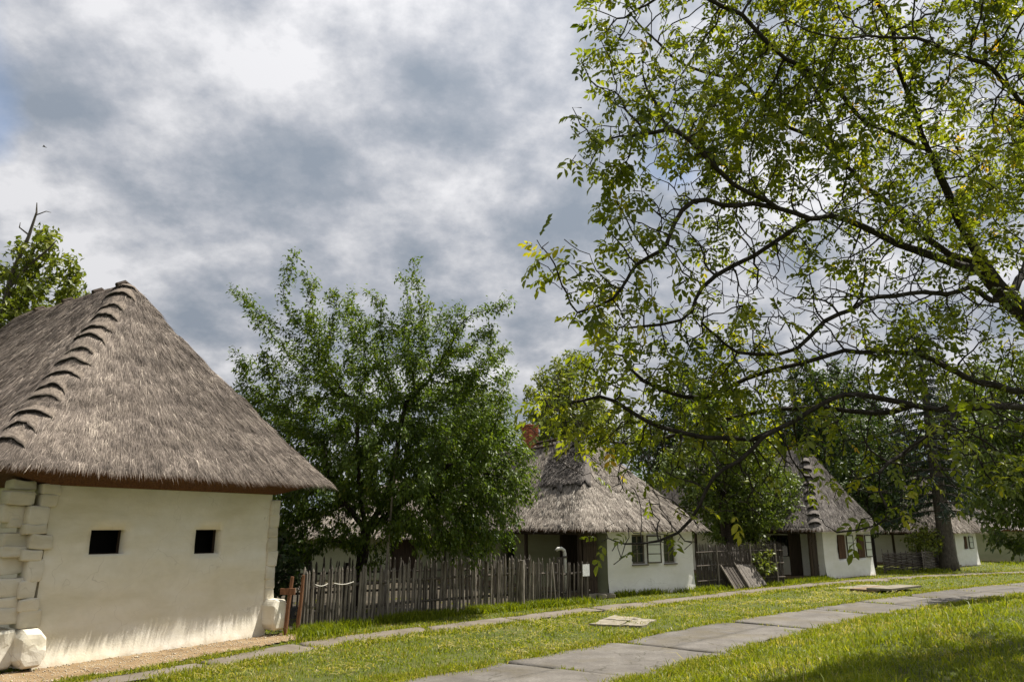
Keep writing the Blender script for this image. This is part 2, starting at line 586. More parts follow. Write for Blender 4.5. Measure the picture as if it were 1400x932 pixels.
M['grass'] = leafmat('grass_blade', [(0.0, (0.085, 0.12, 0.008)), (0.4, (0.19, 0.235, 0.014)), (0.72, (0.30, 0.31, 0.032)), (0.86, (0.36, 0.31, 0.10)), (1.0, (0.46, 0.40, 0.19))], 0.5, 0.5, (1.3, 1.25, 0.45), 0.3)
M['bark_walnut'] = simple('walnut_bark', [(0.3, (0.014, 0.011, 0.008)), (0.7, (0.05, 0.041, 0.031))], 9, (2, 2, 0.6), bmp=0.8, dist=0.03)
M['bark_cherry'] = simple('cherry_bark', [(0.3, (0.016, 0.011, 0.009)), (0.7, (0.055, 0.042, 0.036))], 9, (1, 1, 2.5), bmp=0.6, dist=0.02)
M['bark_grey'] = simple('grey_bark', [(0.3, (0.05, 0.042, 0.034)), (0.7, (0.15, 0.13, 0.105))], 9, (2, 2, 0.6), bmp=0.8, dist=0.03)

# ------------------------------------------------------------------ ground plan
PATH_L = np.array([(-6.5, 7.2), (-1.84, 11.17), (-0.67, 12.15), (0.0, 12.86), (1.32, 14.29), (2.96, 15.98), (4.23, 17.3), (6.03, 19.0), (7.66, 20.5), (10.39, 23.0), (15.02, 26.9), (19.93, 30.4), (27, 35.0), (38, 41.5)])
PATH_R = np.array([(-3.6, 5.6), (1.53, 11.0), (2.3, 11.9), (2.95, 12.6), (4.2, 14.0), (5.2, 15.1), (6.27, 16.3), (7.9, 18.0), (9.33, 19.4), (12.2, 21.8), (16.6, 25.2), (21.3, 28.4), (28.2, 32.9), (39, 39.3)])
WALK_F = np.array([(-9.4, 6.6), (-6.13, 11.17), (-5.49, 12.05), (-4.86, 13.2), (-4.08, 14.72), (-3.22, 15.77), (-2.2, 16.88), (-1.0, 17.98), (0.0, 19.02), (1.14, 20.25), (2.4, 21.42), (3.82, 22.64), (6.05, 24.78), (8.86, 27.5), (11.24, 29.6), (14.12, 31.85), (17.76, 34.19), (22.5, 36.6), (30, 40)])
WALK_N = np.array([(-8.7, 6.2), (-5.45, 10.85), (-4.8, 11.65), (-4.1, 12.75), (-3.35, 14.15), (-2.52, 15.15), (-1.5, 16.2), (-0.35, 17.2), (0.62, 18.25), (1.75, 19.5), (3.0, 20.65), (4.45, 21.85), (6.65, 23.9), (9.5, 26.75), (11.9, 28.8), (14.8, 31.0), (18.4, 33.3), (23.0, 35.6), (30.5, 38.9)])


def resample(P, step):
    d = np.r_[0, np.cumsum(np.linalg.norm(np.diff(P, axis=0), axis=1))]
    n = max(2, int(d[-1] / step))
    s = np.linspace(0, d[-1], n)
    return np.c_[np.interp(s, d, P[:, 0]), np.interp(s, d, P[:, 1])]


def sdist(P, q):
    """signed distance of points q (n,2) from polyline P; positive to the right of travel"""
    q = np.asarray(q, float)
    best = np.full(len(q), 1e9)
    sg = np.zeros(len(q))
    for a, b in zip(P[:-1], P[1:]):
        d = b - a
        L2 = d @ d
        tt = np.clip(((q - a) @ d) / L2, 0, 1)
        c = q - (a + tt[:, None] * d)
        dist = np.hypot(c[:, 0], c[:, 1])
        side = d[1] * (q[:, 0] - a[0]) - d[0] * (q[:, 1] - a[1])
        u = dist < best
        best = np.where(u, dist, best)
        sg = np.where(u, np.sign(side), sg)
    return best * sg


def smooth(x, a, b):
    tt = np.clip((x - a) / (b - a), 0, 1)
    return tt * tt * (3 - 2 * tt)


def height(x, y):
    x = np.asarray(x, float)
    y = np.asarray(y, float)
    q = np.c_[x.ravel(), y.ravel()]
    dr = sdist(PATH_R, q)
    far = np.hypot(q[:, 0] - 8, q[:, 1] - 15)
    amp = 0.62 + 0.12 * fbm(np.c_[q * 0.35, q[:, :1] * 0], 3, 2)
    h = amp * smooth(dr, 0.15, 3.8) * (1 - smooth(far, 25, 60) * 0.7)
    h = h + 0.10 * fbm(np.c_[q * 0.9, q[:, :1] * 0], 5, 2) * smooth(dr, 0.6, 2.0)
    dl = -sdist(PATH_L, q)
    h = h + np.where((dl > 0) & (dl < 60), 0.02 * fbm(np.c_[q * 0.8, q[:, :1] * 0], 8, 2), 0)
    return h.reshape(x.shape)


def axis_coords(lo, hi, fine_lo, fine_hi, step, growth=1.25):
    c = list(np.arange(fine_lo, fine_hi + 1e-6, step))
    s, x = step, fine_hi
    while x < hi:
        s *= growth
        x += s
        c.append(x)
    s, x = step, fine_lo
    while x > lo:
        s *= growth
        x -= s
        c.insert(0, x)
    return np.array(c)


gx = axis_coords(-900, 900, -9, 22, 0.22)
gy = axis_coords(-700, 1200, 2, 36, 0.22)
GX, GY = np.meshgrid(gx, gy)
GZ = height(GX, GY) - 0.012
nx, ny = len(gx), len(gy)
idx = np.arange(nx * ny).reshape(ny, nx)
quads = np.stack([idx[:-1, :-1], idx[:-1, 1:], idx[1:, 1:], idx[1:, :-1]], -1).reshape(-1, 4)
g = obj('ground', make_mesh('ground', np.stack([GX, GY, GZ], -1), quads, smooth=True), M['ground'], kind='structure')


def strip(Lp, Rp, z, n=400, cols=6, seed=0, wob=0.05):
    A, B = resample(Lp, 0.01), resample(Rp, 0.01)
    A = A[np.linspace(0, len(A) - 1, n).astype(int)]
    B = B[np.linspace(0, len(B) - 1, n).astype(int)]
    return A, B


def match(A, B, n):
    """pairs of points on polylines A, B: for every A point the closest B point"""
    a = resample(A, 0.05)
    b = resample(B, 0.05)
    a = a[np.linspace(0, len(a) - 1, n).astype(int)]
    j = [int(np.argmin(np.hypot(*(b - p).T))) for p in a]
    j = np.maximum.accumulate(j)
    return a, b[j]


JOINTS = []


def slabs(name, Lp, Rp, mat, length, gap, splits, top, seed, ragged=0.1):
    """structure with one child per concrete slab"""
    r_ = np.random.default_rng(seed)
    root = bpy.data.objects.new(name, None)
    COL.objects.link(root)
    root['kind'] = 'structure'
    a, b = match(Lp, Rp, 900)
    d = np.r_[0, np.cumsum(np.linalg.norm(np.diff((a + b) / 2, axis=0), axis=1))]
    s = 0.0
    while s < d[-1] - 0.5:
        ln = length * r_.uniform(0.75, 1.25)
        e = min(s + ln, d[-1])
        cuts = [0.0] + ([r_.uniform(0.42, 0.58)] if splits and r_.random() < splits else []) + [1.0]
        sk = r_.uniform(-0.35, 0.35)
        je = [np.array([np.interp(e + sk * (u_ - 0.5), d, (a + (b - a) * u_)[:, 0]), np.interp(e + sk * (u_ - 0.5), d, (a + (b - a) * u_)[:, 1])]) for u_ in (0, 1)]
        JOINTS.append(tuple(je))
        for c0, c1 in zip(cuts[:-1], cuts[1:]):
            mcols, mrows = (9 if len(cuts) == 2 else 6), max(4, int(ln / 0.16))
            U, W = np.meshgrid(np.linspace(0, 1, mcols), np.linspace(0, 1, mrows))
            uu = c0 + (c1 - c0) * U
            ss = (s + gap / 2) + (e - s - gap) * W + sk * (uu - 0.5)
            ax_, ay_ = np.interp(ss, d, a[:, 0]), np.interp(ss, d, a[:, 1])
            bx_, by_ = np.interp(ss, d, b[:, 0]), np.interp(ss, d, b[:, 1])
            g_ = gap / 4 / 2.0
            uq = np.clip(uu, g_ if c0 > 0 else 0, 1 - (g_ if c1 < 1 else 0))
            X = ax_ + (bx_ - ax_) * uq
            Y = ay_ + (by_ - ay_) * uq
            edge = (U == 0) | (U == 1) | (W == 0) | (W == 1)
            jit = 0.035 * edge
            P3 = np.stack([X, Y, X * 0], -1)
            rg = ragged * np.where((U == 0) & (c0 == 0), 1.0, np.where((U == 1) & (c1 == 1), -1.0, 0.0)) * np.abs(fbm(P3 * 1.4, seed + 2, 3)) * 2.0
            X = X + rg * (bx_ - ax_) / np.hypot(bx_ - ax_, by_ - ay_)
            Y = Y + rg * (by_ - ay_) / np.hypot(bx_ - ax_, by_ - ay_)
            X = X + jit * vnoise(P3 * 3.1, seed)
            Y = Y + jit * vnoise(P3 * 3.1, seed + 5)
            tilt = r_.uniform(-0.012, 0.012)
            Z = top + r_.uniform(-0.006, 0.008) + tilt * (W - 0.5) + 0.006 * vnoise(P3 * 1.5, seed + 9) - 0.008 * edge
            n_ = mcols * mrows
            ii = np.arange(n_).reshape(mrows, mcols)
            F = np.stack([ii[:-1, :-1], ii[:-1, 1:], ii[1:, 1:], ii[1:, :-1]], -1).reshape(-1, 4)
            V = np.stack([X, Y, Z], -1).reshape(-1, 3)
            ring = np.r_[ii[0, :], ii[1:, -1], ii[-1, ::-1][1:], ii[::-1, 0][1:-1]]
            low = V[ring].copy()
            low[:, 2] = -0.06
            lo = n_ + np.arange(len(ring))
            nxt = np.roll(np.arange(len(ring)), -1)
            side = np.stack([ring, lo, lo[nxt], ring[nxt]], -1)
            obj('slab', make_mesh('slab', np.r_[V, low], [F, side]), mat, root)
        s = e
    return root


slabs('path', PATH_L, PATH_R, M['concrete'], 3.4, 0.045, 0.45, 0.028, 21, 0.16)
slabs('walkway', WALK_F, WALK_N, M['walk'], 2.6, 0.02, 0.0, 0.020, 33, 0.22)

# sandy strip at the foot of the nearest house
GRAV = [(-9.6, 8.4), (-7.37, 11.95), (-4.85, 15.9), (-4.4, 16.0), (-4.0, 15.2), (-4.9, 13.6), (-5.6, 12.2), (-6.3, 11.2), (-9.2, 6.9)]


def inpoly(x, y, P):
    ins = np.zeros(np.shape(x), bool)
    n = len(P)
    for i in range(n):
        x0, y0 = P[i]
        x1, y1 = P[(i + 1) % n]
        c = ((y0 > y) != (y1 > y)) & (x < (x1 - x0) * (y - y0) / (y1 - y0 + 1e-12) + x0)
        ins ^= c
    return ins


gxs = np.arange(-10, -3.8, 0.09)
gys = np.arange(6.5, 16.4, 0.09)
X, Y = np.meshgrid(gxs, gys)
wob = 0.16 * fbm(np.stack([X * 1.6, Y * 1.6, X * 0], -1), 12, 3)
ins = inpoly(X + wob, Y + wob, GRAV)
cell = ins[:-1, :-1] & ins[1:, 1:] & ins[:-1, 1:] & ins[1:, :-1]
ii = np.arange(X.size).reshape(X.shape)
F = np.stack([ii[:-1, :-1], ii[:-1, 1:], ii[1:, 1:], ii[1:, :-1]], -1)[cell]
Z = 0.014 + 0.01 * fbm(np.stack([X * 3, Y * 3, X * 0], -1), 4, 3)
used = np.unique(F)
remap = np.full(X.size, -1)
remap[used] = np.arange(len(used))
V = np.stack([X, Y, np.maximum(Z, 0.006)], -1).reshape(-1, 3)[used]
obj('gravel_strip', make_mesh('gravel_strip', V, remap[F], smooth=True), M['gravel'], kind='structure')
# loose pebbles
n = 2600
px = rng.uniform(-9, -4, n * 4)
py = rng.uniform(7, 16.2, n * 4)
ok = inpoly(px, py, GRAV)
px, py = px[ok][:n], py[ok][:n]
n = len(px)
sz = rng.uniform(0.005, 0.017, n) * np.where(rng.random(n) < 0.04, 1.8, 1)
oct_ = np.array([(1, 0, 0), (0, 1, 0), (-1, 0, 0), (0, -1, 0), (0, 0, 0.7), (0, 0, -0.7)], float)
of = np.array([(0, 1, 4), (1, 2, 4), (2, 3, 4), (3, 0, 4), (1, 0, 5), (2, 1, 5), (3, 2, 5), (0, 3, 5)])
ang = rng.uniform(0, 6.28, n)
O = oct_[None] * sz[:, None, None] * (1 + 0.4 * rng.uniform(-1, 1, (n, 6, 1)))
ca, sa = np.cos(ang)[:, None], np.sin(ang)[:, None]
O = np.stack([O[..., 0] * ca - O[..., 1] * sa, O[..., 0] * sa + O[..., 1] * ca, O[..., 2]], -1)
O += np.stack([px, py, 0.018 + 0 * px], -1)[:, None]
o = obj('pebbles', make_mesh('pebbles', O.reshape(-1, 3), (np.arange(n)[:, None, None] * 6 + of[None]).reshape(-1, 3)), M['pebble'], kind='stuff')
tag(o, 'loose pale pebbles strewn on the sandy strip by the wall', 'pebbles')


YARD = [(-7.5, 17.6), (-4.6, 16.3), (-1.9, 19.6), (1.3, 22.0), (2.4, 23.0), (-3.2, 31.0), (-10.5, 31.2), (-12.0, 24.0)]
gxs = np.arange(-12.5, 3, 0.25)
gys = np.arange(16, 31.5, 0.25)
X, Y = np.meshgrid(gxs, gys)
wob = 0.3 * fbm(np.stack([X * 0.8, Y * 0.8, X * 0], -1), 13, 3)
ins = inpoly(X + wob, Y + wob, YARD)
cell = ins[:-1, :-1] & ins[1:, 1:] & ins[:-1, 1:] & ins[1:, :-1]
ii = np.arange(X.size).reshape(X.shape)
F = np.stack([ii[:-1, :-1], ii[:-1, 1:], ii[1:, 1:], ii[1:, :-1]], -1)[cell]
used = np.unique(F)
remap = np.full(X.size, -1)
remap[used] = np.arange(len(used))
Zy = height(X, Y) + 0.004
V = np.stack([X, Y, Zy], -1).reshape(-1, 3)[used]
obj('yard_shade_soil', make_mesh('yard_shade_soil', V, remap[F], smooth=True), M['yard'], kind='structure')  # dark soil sheet added to carry the shade behind the pickets


# ------------------------------------------------------------------ houses
def wall_mesh(wd, ht, openings, thick=0.35, amp=0.02, flare=0.0, seed=0, cell=0.12):
    """outer face y=0 looking to -y; openings (x0,z0,x1,z1) with reveals"""
    xs = set(np.linspace(0, wd, max(2, int(wd / cell)) + 1).round(4))
    zs = set(np.linspace(0, ht, max(2, int(ht / cell)) + 1).round(4))
    for x0, z0, x1, z1 in openings:
        xs = {x for x in xs if min(abs(x - x0), abs(x - x1)) > 0.04} | {x0, x1}
        zs = {z for z in zs if min(abs(z - z0), abs(z - z1)) > 0.04} | {z0, z1}
    xs, zs = np.array(sorted(xs)), np.array(sorted(zs))
    X, Z = np.meshgrid(xs, zs)
    P3 = np.stack([X, X * 0 + seed * 3.3, Z], -1)
    fade = smooth(X, 0, 0.2) * smooth(wd - X, 0, 0.2)
    Yd = -amp * fade * (fbm(P3 * np.array([0.9, 1, 2.2]), seed, 3) + 0.35 * fbm(P3 * 5, seed + 4, 2))
    Yd = Yd - flare * np.clip(1 - Z / 0.7, 0, 1) ** 2
    ins = np.zeros((len(zs) - 1, len(xs) - 1), bool)
    xm, zm = (xs[:-1] + xs[1:]) / 2, (zs[:-1] + zs[1:]) / 2
    for x0, z0, x1, z1 in openings:
        ins |= ((zm[:, None] > z0) & (zm[:, None] < z1) & (xm[None] > x0) & (xm[None] < x1))
    ii = np.arange(X.size).reshape(X.shape)
    F = np.stack([ii[:-1, :-1], ii[:-1, 1:], ii[1:, 1:], ii[1:, :-1]], -1)[~ins]
    V = np.stack([X, Yd, Z], -1).reshape(-1, 3)
    V = [V]
    Fs = [F]
    base = X.size
    for x0, z0, x1, z1 in openings:
        c0, c1 = np.argmin(abs(xs - x0)), np.argmin(abs(xs - x1))
        r0, r1 = np.argmin(abs(zs - z0)), np.argmin(abs(zs - z1))
        ring = np.r_[ii[r0, c0:c1], ii[r0:r1, c1], ii[r1, c0 + 1:c1 + 1][::-1], ii[r0 + 1:r1 + 1, c0][::-1]]
        rv = V[0][ring].copy()
        rv[:, 1] = thick
        k = len(ring)
        lo = base + np.arange(k)
        base += k
        V.append(rv)
        nx_ = np.roll(np.arange(k), -1)
        Fs.append(np.stack([ring, ring[nx_], lo[nx_], lo], -1))
    return make_mesh('wall', np.concatenate(V), Fs, smooth=False)


def frange(Y):
    return Y


class Roof:
    def __init__(s, x0, x1, y0, y1, ze, zr, rf, rb, rc=0.35, amp=0.05, seed=0, xm=None, flare=0.03):
        s.x0, s.x1, s.y0, s.y1, s.ze, s.zr, s.rf, s.rb, s.rc, s.amp, s.seed = x0, x1, y0, y1, ze, zr, rf, rb, rc, amp, seed
        s.xm = (x0 + x1) / 2 if xm is None else xm
        s.flare = flare

    def f(s, v):
        return (v - 4 * np.maximum(0, v - 0.9) ** 2 - s.flare * np.sin(np.pi * np.clip(v, 0, 1))) / 0.96

    def raw(s, side, t, v):
        side, t, v = np.broadcast_arrays(side, t, v)
        X0, X1 = s.x0 + (s.xm - s.x0) * v, s.x1 + (s.xm - s.x1) * v
        Y0, Y1 = s.y0 + (s.rf - s.y0) * v, s.y1 + (s.rb - s.y1) * v
        x = np.choose(side, [X0 + (X1 - X0) * t, X1, X1 + (X0 - X1) * t, X0])
        y = np.choose(side, [Y0, Y0 + (Y1 - Y0) * t, Y1, Y1 + (Y0 - Y1) * t])
        rc = np.minimum(s.rc * (1 - 0.6 * v), np.minimum((X1 - X0) / 2, (Y1 - Y0) / 2) * 0.999)
        qx, qy = np.clip(x, X0 + rc, X1 - rc), np.clip(y, Y0 + rc, Y1 - rc)
        dx, dy = x - qx, y - qy
        dl = np.hypot(dx, dy)
        corner = (abs(dx) > 1e-6) & (abs(dy) > 1e-6)
        k = np.where(corner, rc / np.maximum(dl, 1e-6), 1)
        x, y = qx + dx * k, qy + dy * k
        z = s.ze + (s.zr - s.ze) * s.f(v)
        return np.stack([x, y, z], -1)

    def nrm(s, side, t, v):
        e = 0.004
        a = s.raw(side, np.clip(t + e, 0, 1), v) - s.raw(side, np.clip(t - e, 0, 1), v)
        v2 = np.minimum(v, 0.985)
        b = s.raw(side, t, v2 + e) - s.raw(side, t, v2 - e)
        n = norm(np.cross(a, b))
        n = np.where(n[..., 2:] < 0, -n, n)
        return n

    def P(s, side, t, v, off=0.0):
        p = s.raw(side, t, v)
        n = s.nrm(side, t, v)
        d = s.amp * (fbm(p * 1.1, s.seed, 2) + 0.55 * fbm(p * 4.0, s.seed + 3, 2) + 0.35 * vnoise(p * 11.0, s.seed + 5))
        return p + n * (d + off)[..., None] if np.ndim(d + off) else p + n * (d + off)

    def mesh(s, inner, zi, counts=(46, 60, 20, 60), rows=26, lipz=0.10):
        S, T = [], []
        for sd, c in enumerate(counts):
            # denser near corners
            tt = np.linspace(0, 1, c, endpoint=False)
            S += [sd] * c
            T += list(tt)
        S, T = np.array(S), np.array(T)
        n_ = len(S)
        vv = np.linspace(0, 1, rows)
        SS, VV = np.meshgrid(S, vv)
        TT, _ = np.meshgrid(T, vv)
        Pm = s.P(SS, TT, VV)
        rings = [Pm[i] for i in range(rows)][::-1]           # ridge first ... lip last
        lip = Pm[0]
        xi0, xi1, yi0, yi1 = inner
        q = np.stack([np.clip(lip[:, 0], xi0, xi1), np.clip(lip[:, 1], yi0, yi1)], -1)
        mid = lip.copy()
        mid[:, :2] = lip[:, :2] * 0.78 + q * 0.22
        mid[:, 2] = s.ze - lipz + 0.02 * fbm(lip * 6, 5, 2)
        inn = lip.copy()
        inn[:, :2] = q
        inn[:, 2] = zi
        rings += [mid, inn]
        V = np.concatenate(rings)
        Fs, mi = [], []
        ar = np.arange(n_)
        nxt = np.roll(ar, -1)
        for k in range(len(rings) - 1):
            Fs.append(np.stack([k * n_ + ar, (k + 1) * n_ + ar, (k + 1) * n_ + nxt, k * n_ + nxt], -1))
            mi += [1 if k >= rows - 1 else 0] * n_
        return make_mesh('roof', V, [np.concatenate(Fs)], mi, smooth=True)

    def straw(s, n, weights, ln=(0.12, 0.36), wd=(0.006, 0.014), lift=0.03, seed=0, vr=(0, 1), dark=0.0, tr=None, lift0=0.0):
        r_ = np.random.default_rng(seed + 100)
        side = r_.choice(4, n, p=np.array(weights) / sum(weights))
        v = r_.uniform(vr[0], vr[1], n * 3)
        Lx, Ly = s.x1 - s.x0, s.y1 - s.y0
        sd3 = r_.choice(4, n * 3, p=np.array(weights) / sum(weights))
        wv = np.where(sd3 % 2 == 0, 1 - v, 1 - v * (1 - (s.rb - s.rf) / Ly))
        keep = r_.random(n * 3) < wv
        v, side = v[keep][:n], sd3[keep][:n]
        n = len(v)
        # extra fringe at the lip
        nf = int(n * 0.05) if vr[0] == 0 else 0
        v[:nf] = r_.uniform(0, 0.012, nf)
        t_ = r_.uniform(0, 1, n)
        if tr is not None:
            t_ = tr[0] + (tr[1] - tr[0]) * t_
        off = r_.uniform(-0.004, 0.016, n) + lift0
        p = s.P(side, t_, v, off)
        nr = s.nrm(side, t_, v)
        q = s.raw(side, t_, np.maximum(v - 0.02, -0.02))
        dn = norm(q - s.raw(side, t_, v))
        tg = norm(np.cross(dn, nr))
        L = r_.uniform(ln[0], ln[1], n) * r_.uniform(0.6, 1, n)
        L[:nf] = r_.uniform(0.03, 0.10, nf)
        W = r_.uniform(wd[0], wd[1], n)
        dr = norm(dn + tg * r_.normal(0, 0.10, n)[:, None] + nr * r_.normal(lift, lift, n)[:, None])
        stray = r_.random(n) < 0.035
        dr = np.where(stray[:, None], norm(dr + tg * r_.normal(0, 0.5, n)[:, None] + nr * 0.10), dr)
        wt = norm(tg + nr * r_.normal(0, 0.45, n)[:, None])
        a = p - wt * W[:, None] / 2
        b = p + wt * W[:, None] / 2
        c = p + dr * L[:, None]
        V = np.stack([a, b, c], 1).reshape(-1, 3)
        tint = r_.normal(0.5 - dark, 0.19, n) + np.where(stray, 0.3, 0) + 0.20 * fbm(p * 1.6, s.seed + 7, 3) + 0.20 * vnoise(p * np.array((9, 9, 4.0)), s.seed + 8)
        tint = np.clip(tint - 0.12 * (np.sin(v * 2 * np.pi * 9 + 2.2 * fbm(p * 1.3, s.seed + 9, 2)) > 0.72), 0, 1)
        F = np.arange(n * 3).reshape(-1, 3)
        return make_mesh('thatch_straw', V, F, attrs={'tint': np.repeat(tint, 3)})

    def bundle(s, hip, v, halfw, length, thick, drop, seed):
        """a stepped reed bundle straddling a hip. hip 0 = left front corner"""
        H = math.dist((s.xm, s.rf, s.zr), (s.x0, s.y0, s.ze))
        dv = length / H
        ddv = drop / H
        r_ = np.random.default_rng(seed)
        cols, rows = 15, 5
        A = np.linspace(-1, 1, cols)
        vj = 0.02 * r_.uniform(-1, 1)

        def pt(a, vv, off):
            vv = np.clip(vv, 0.0, 0.985)
            Lf = (s.x1 - s.x0) * (1 - vv)
            Ls = (s.y1 - s.y0) + ((s.rb - s.rf) - (s.y1 - s.y0)) * vv
            m_ = a * halfw
            sd = np.where(a < 0, 3, 0)
            tt = np.where(a < 0, 1 - np.clip(-m_ / Ls, 0, 1), np.clip(m_ / np.maximum(Lf, 0.05), 0, 1))
            return s.P(sd, tt, vv, off)
        V = []
        prof = (1 - np.abs(A) ** 2.5)
        jag = 0.012 * vnoise(np.stack([A * 9, A * 0 + seed, A * 0], -1), seed)
        for j in range(rows):
            u = j / (rows - 1)
            vv = v + dv * (1 - u) - ddv * A ** 2 + jag * u / H * 3
            V.append(pt(A, vv, (0.015 + thick * u ** 1.3) * (0.12 + 0.88 * prof)))
        vv = v - ddv * A ** 2 + jag / H * 3 + 0.03 / H
        V.append(pt(A, vv, (-0.03 + 0 * A)))
        V = np.concatenate(V)
        ii = np.arange((rows + 1) * cols).reshape(rows + 1, cols)
        F = np.stack([ii[:-1, :-1], ii[1:, :-1], ii[1:, 1:], ii[:-1, 1:]], -1)
        mi = np.repeat([0] * (rows - 1) + [1], cols - 1)
        return make_mesh('reed_bundle', V, F.reshape(-1, 4), mi, smooth=False)


def window(parent, x, z, wd, ht, y, panes=(2, 3), frame=0.045, fm='framewood', gm='glass', name='window'):
    """window in local wall coordinates: left x, bottom z; y = depth of frame plane"""
    b_ = MB()
    d = 0.05
    b_.box((x, y, z), (x + frame, y + d, z + ht))
    b_.box((x + wd - frame, y, z), (x + wd, y + d, z + ht))
    b_.box((x + frame, y, z), (x + wd - frame, y + d, z + frame))
    b_.box((x + frame, y, z + ht - frame), (x + wd - frame, y + d, z + ht))
    nxp, nzp = panes
    bar = 0.022
    iw, ih = wd - 2 * frame, ht - 2 * frame
    for i in range(1, nxp):
        xx = x + frame + iw * i / nxp
        b_.box((xx - bar / 2 - (0.012 if nxp == 2 else 0), y + 0.004, z + frame), (xx + bar / 2 + (0.012 if nxp == 2 else 0), y + d - 0.004, z + ht - frame))
    for i in range(1, nzp):
        z_ = z + frame + ih * i / nzp
        b_.box((x + frame, y + 0.008, z_ - bar / 2), (x + wd - frame, y + d - 0.008, z_ + bar / 2))
    fr = b_.build(name, M[fm], parent)
    for i in range(nxp):
        for j in range(nzp):
            p = MB()
            xa, xb = x + frame + iw * i / nxp, x + frame + iw * (i + 1) / nxp
            za, zb = z + frame + ih * j / nzp, z + frame + ih * (j + 1) / nzp
            p.box((xa + 0.005, y + 0.02, za + 0.005), (xb - 0.005, y + 0.026, zb - 0.005))
            p.build('pane', M[gm], fr)
    return fr


def sash(parent, hx, z, wd, ht, y, angle, panes=(1, 3), gm='glasswhite', fm='darkwood'):
    """open casement hinged at x=hx, swung outwards (towards -y)"""
    e = MB()
    f_ = 0.035
    e.box((0, -0.015, 0), (f_, 0.015, ht))
    e.box((wd - f_, -0.015, 0), (wd, 0.015, ht))
    e.box((f_, -0.015, 0), (wd - f_, 0.015, f_))
    e.box((f_, -0.015, ht - f_), (wd - f_, 0.015, ht))
    for i in range(1, panes[1]):
        zz_ = ht * i / panes[1]
        e.box((f_, -0.011, zz_ - 0.011), (wd - f_, 0.011, zz_ + 0.011))
    o = e.build('casement', M[fm], parent, loc=(hx, y, z), rot=(0, 0, angle))
    for i in range(panes[1]):
        p = MB()
        p.box((f_, -0.003, f_ + (ht - 2 * f_) * i / panes[1] + 0.004), (wd - f_, 0.003, f_ + (ht - 2 * f_) * (i + 1) / panes[1] - 0.004))
        p.build('pane', M[gm], o)
    return o


def shutter(parent, hx, z, wd, ht, y, angle):
    for i in range(3):
        e = MB()
        e.box((wd * i / 3 + 0.003, -0.014 - 0.002 * i, 0), (wd * (i + 1) / 3 - 0.003, 0.014, ht))
        if i == 0:
            o = e.build('shutter', M['brownwood'], parent, loc=(hx, y, z), rot=(0, 0, angle))
        else:
            e.build('board', M['brownwood'], o)
    for zz_ in (0.15 * ht, 0.8 * ht):
        e = MB()
        e.box((0.01, 0.015, zz_), (wd - 0.01, 0.032, zz_ + 0.05))
        e.build('batten', M['brownwood'], o)
    return o


def block(cx, cy, cz, sx, sy, sz, seed, cham=0.25):
    """hewn beam end: faceted when cham is large, else a worn limewashed lump"""
    r_ = random.Random(seed)
    e = MB()
    c = cham
    if cham > 0.2:
        prof = [(-1, -1 + c), (-1 + c, -1), (1 - c, -1), (1, -1 + c), (1, 1 - c), (1 - c, 1), (-1 + c, 1), (-1, 1 - c)]
        stages = ((-1, 0.86), (-0.72, 1.0), (1, 1.0))
        jit = 0.06
    else:
        prof = []
        for j in range(20):
            t_ = 2 * math.pi * j / 20
            cs_, sn_ = math.cos(t_), math.sin(t_)
            prof.append((math.copysign(abs(cs_) ** 0.2, cs_), math.copysign(abs(sn_) ** 0.2, sn_)))
        stages = ((-1.0, 0.5), (-1.0, 0.88), (-0.94, 0.98), (-0.6, 1.0), (1, 1.0))
        jit = 0.0
    if cham > 0.2:
        pf = []
        for j in range(8):
            (a0, b0), (a1, b1) = prof[j], prof[(j + 1) % 8]
            pf += [(a0 + (a1 - a0) * u, b0 + (b1 - b0) * u) for u in (0.04, 0.35, 0.65, 0.96)]
        prof = pf
        stages = ((-1, 0.3), (-1.0, 0.62), (-0.98, 0.83), (-0.92, 0.9), (-0.72, 0.99), (-0.1, 1.0), (1, 1.0))
        jit = 0.0
    k = len(prof)
    tilt = r_.uniform(-0.07, 0.07) if cham <= 0.2 else 0.0
    V = []
    for yy, sc_ in stages:
        for a, b_ in prof:
            V.append((cx + a * sx / 2 * sc_ * (1 + r_.uniform(-jit, jit)), cy + yy * sy / 2 + r_.uniform(-0.01, 0.01) * (jit > 0), cz + b_ * sz / 2 * sc_ * (1 + r_.uniform(-jit, jit)) + tilt * a * sx / 2))
    if True:
        A_ = np.array(V)
        q_ = A_ * 7.0 + seed * 3.7
        D_ = np.stack([vnoise(q_, 1), vnoise(q_, 2), vnoise(q_, 3)], -1) * 0.02
        V = [tuple(x) for x in A_ + D_]
    F = []
    for i in range(len(stages) - 1):
        for j in range(k):
            F.append((i * k + j, i * k + (j + 1) % k, (i + 1) * k + (j + 1) % k, (i + 1) * k + j))
    F.append(tuple(range(k))[::-1])
    F.append(tuple((len(stages) - 1) * k + j for j in range(k)))
    e.add(V, F)
    return e


def house_root(name, label, A, d, base=0.0):
    return thing(name, label, 'house', (A[0], A[1], base), math.atan2(d[1], d[0]))


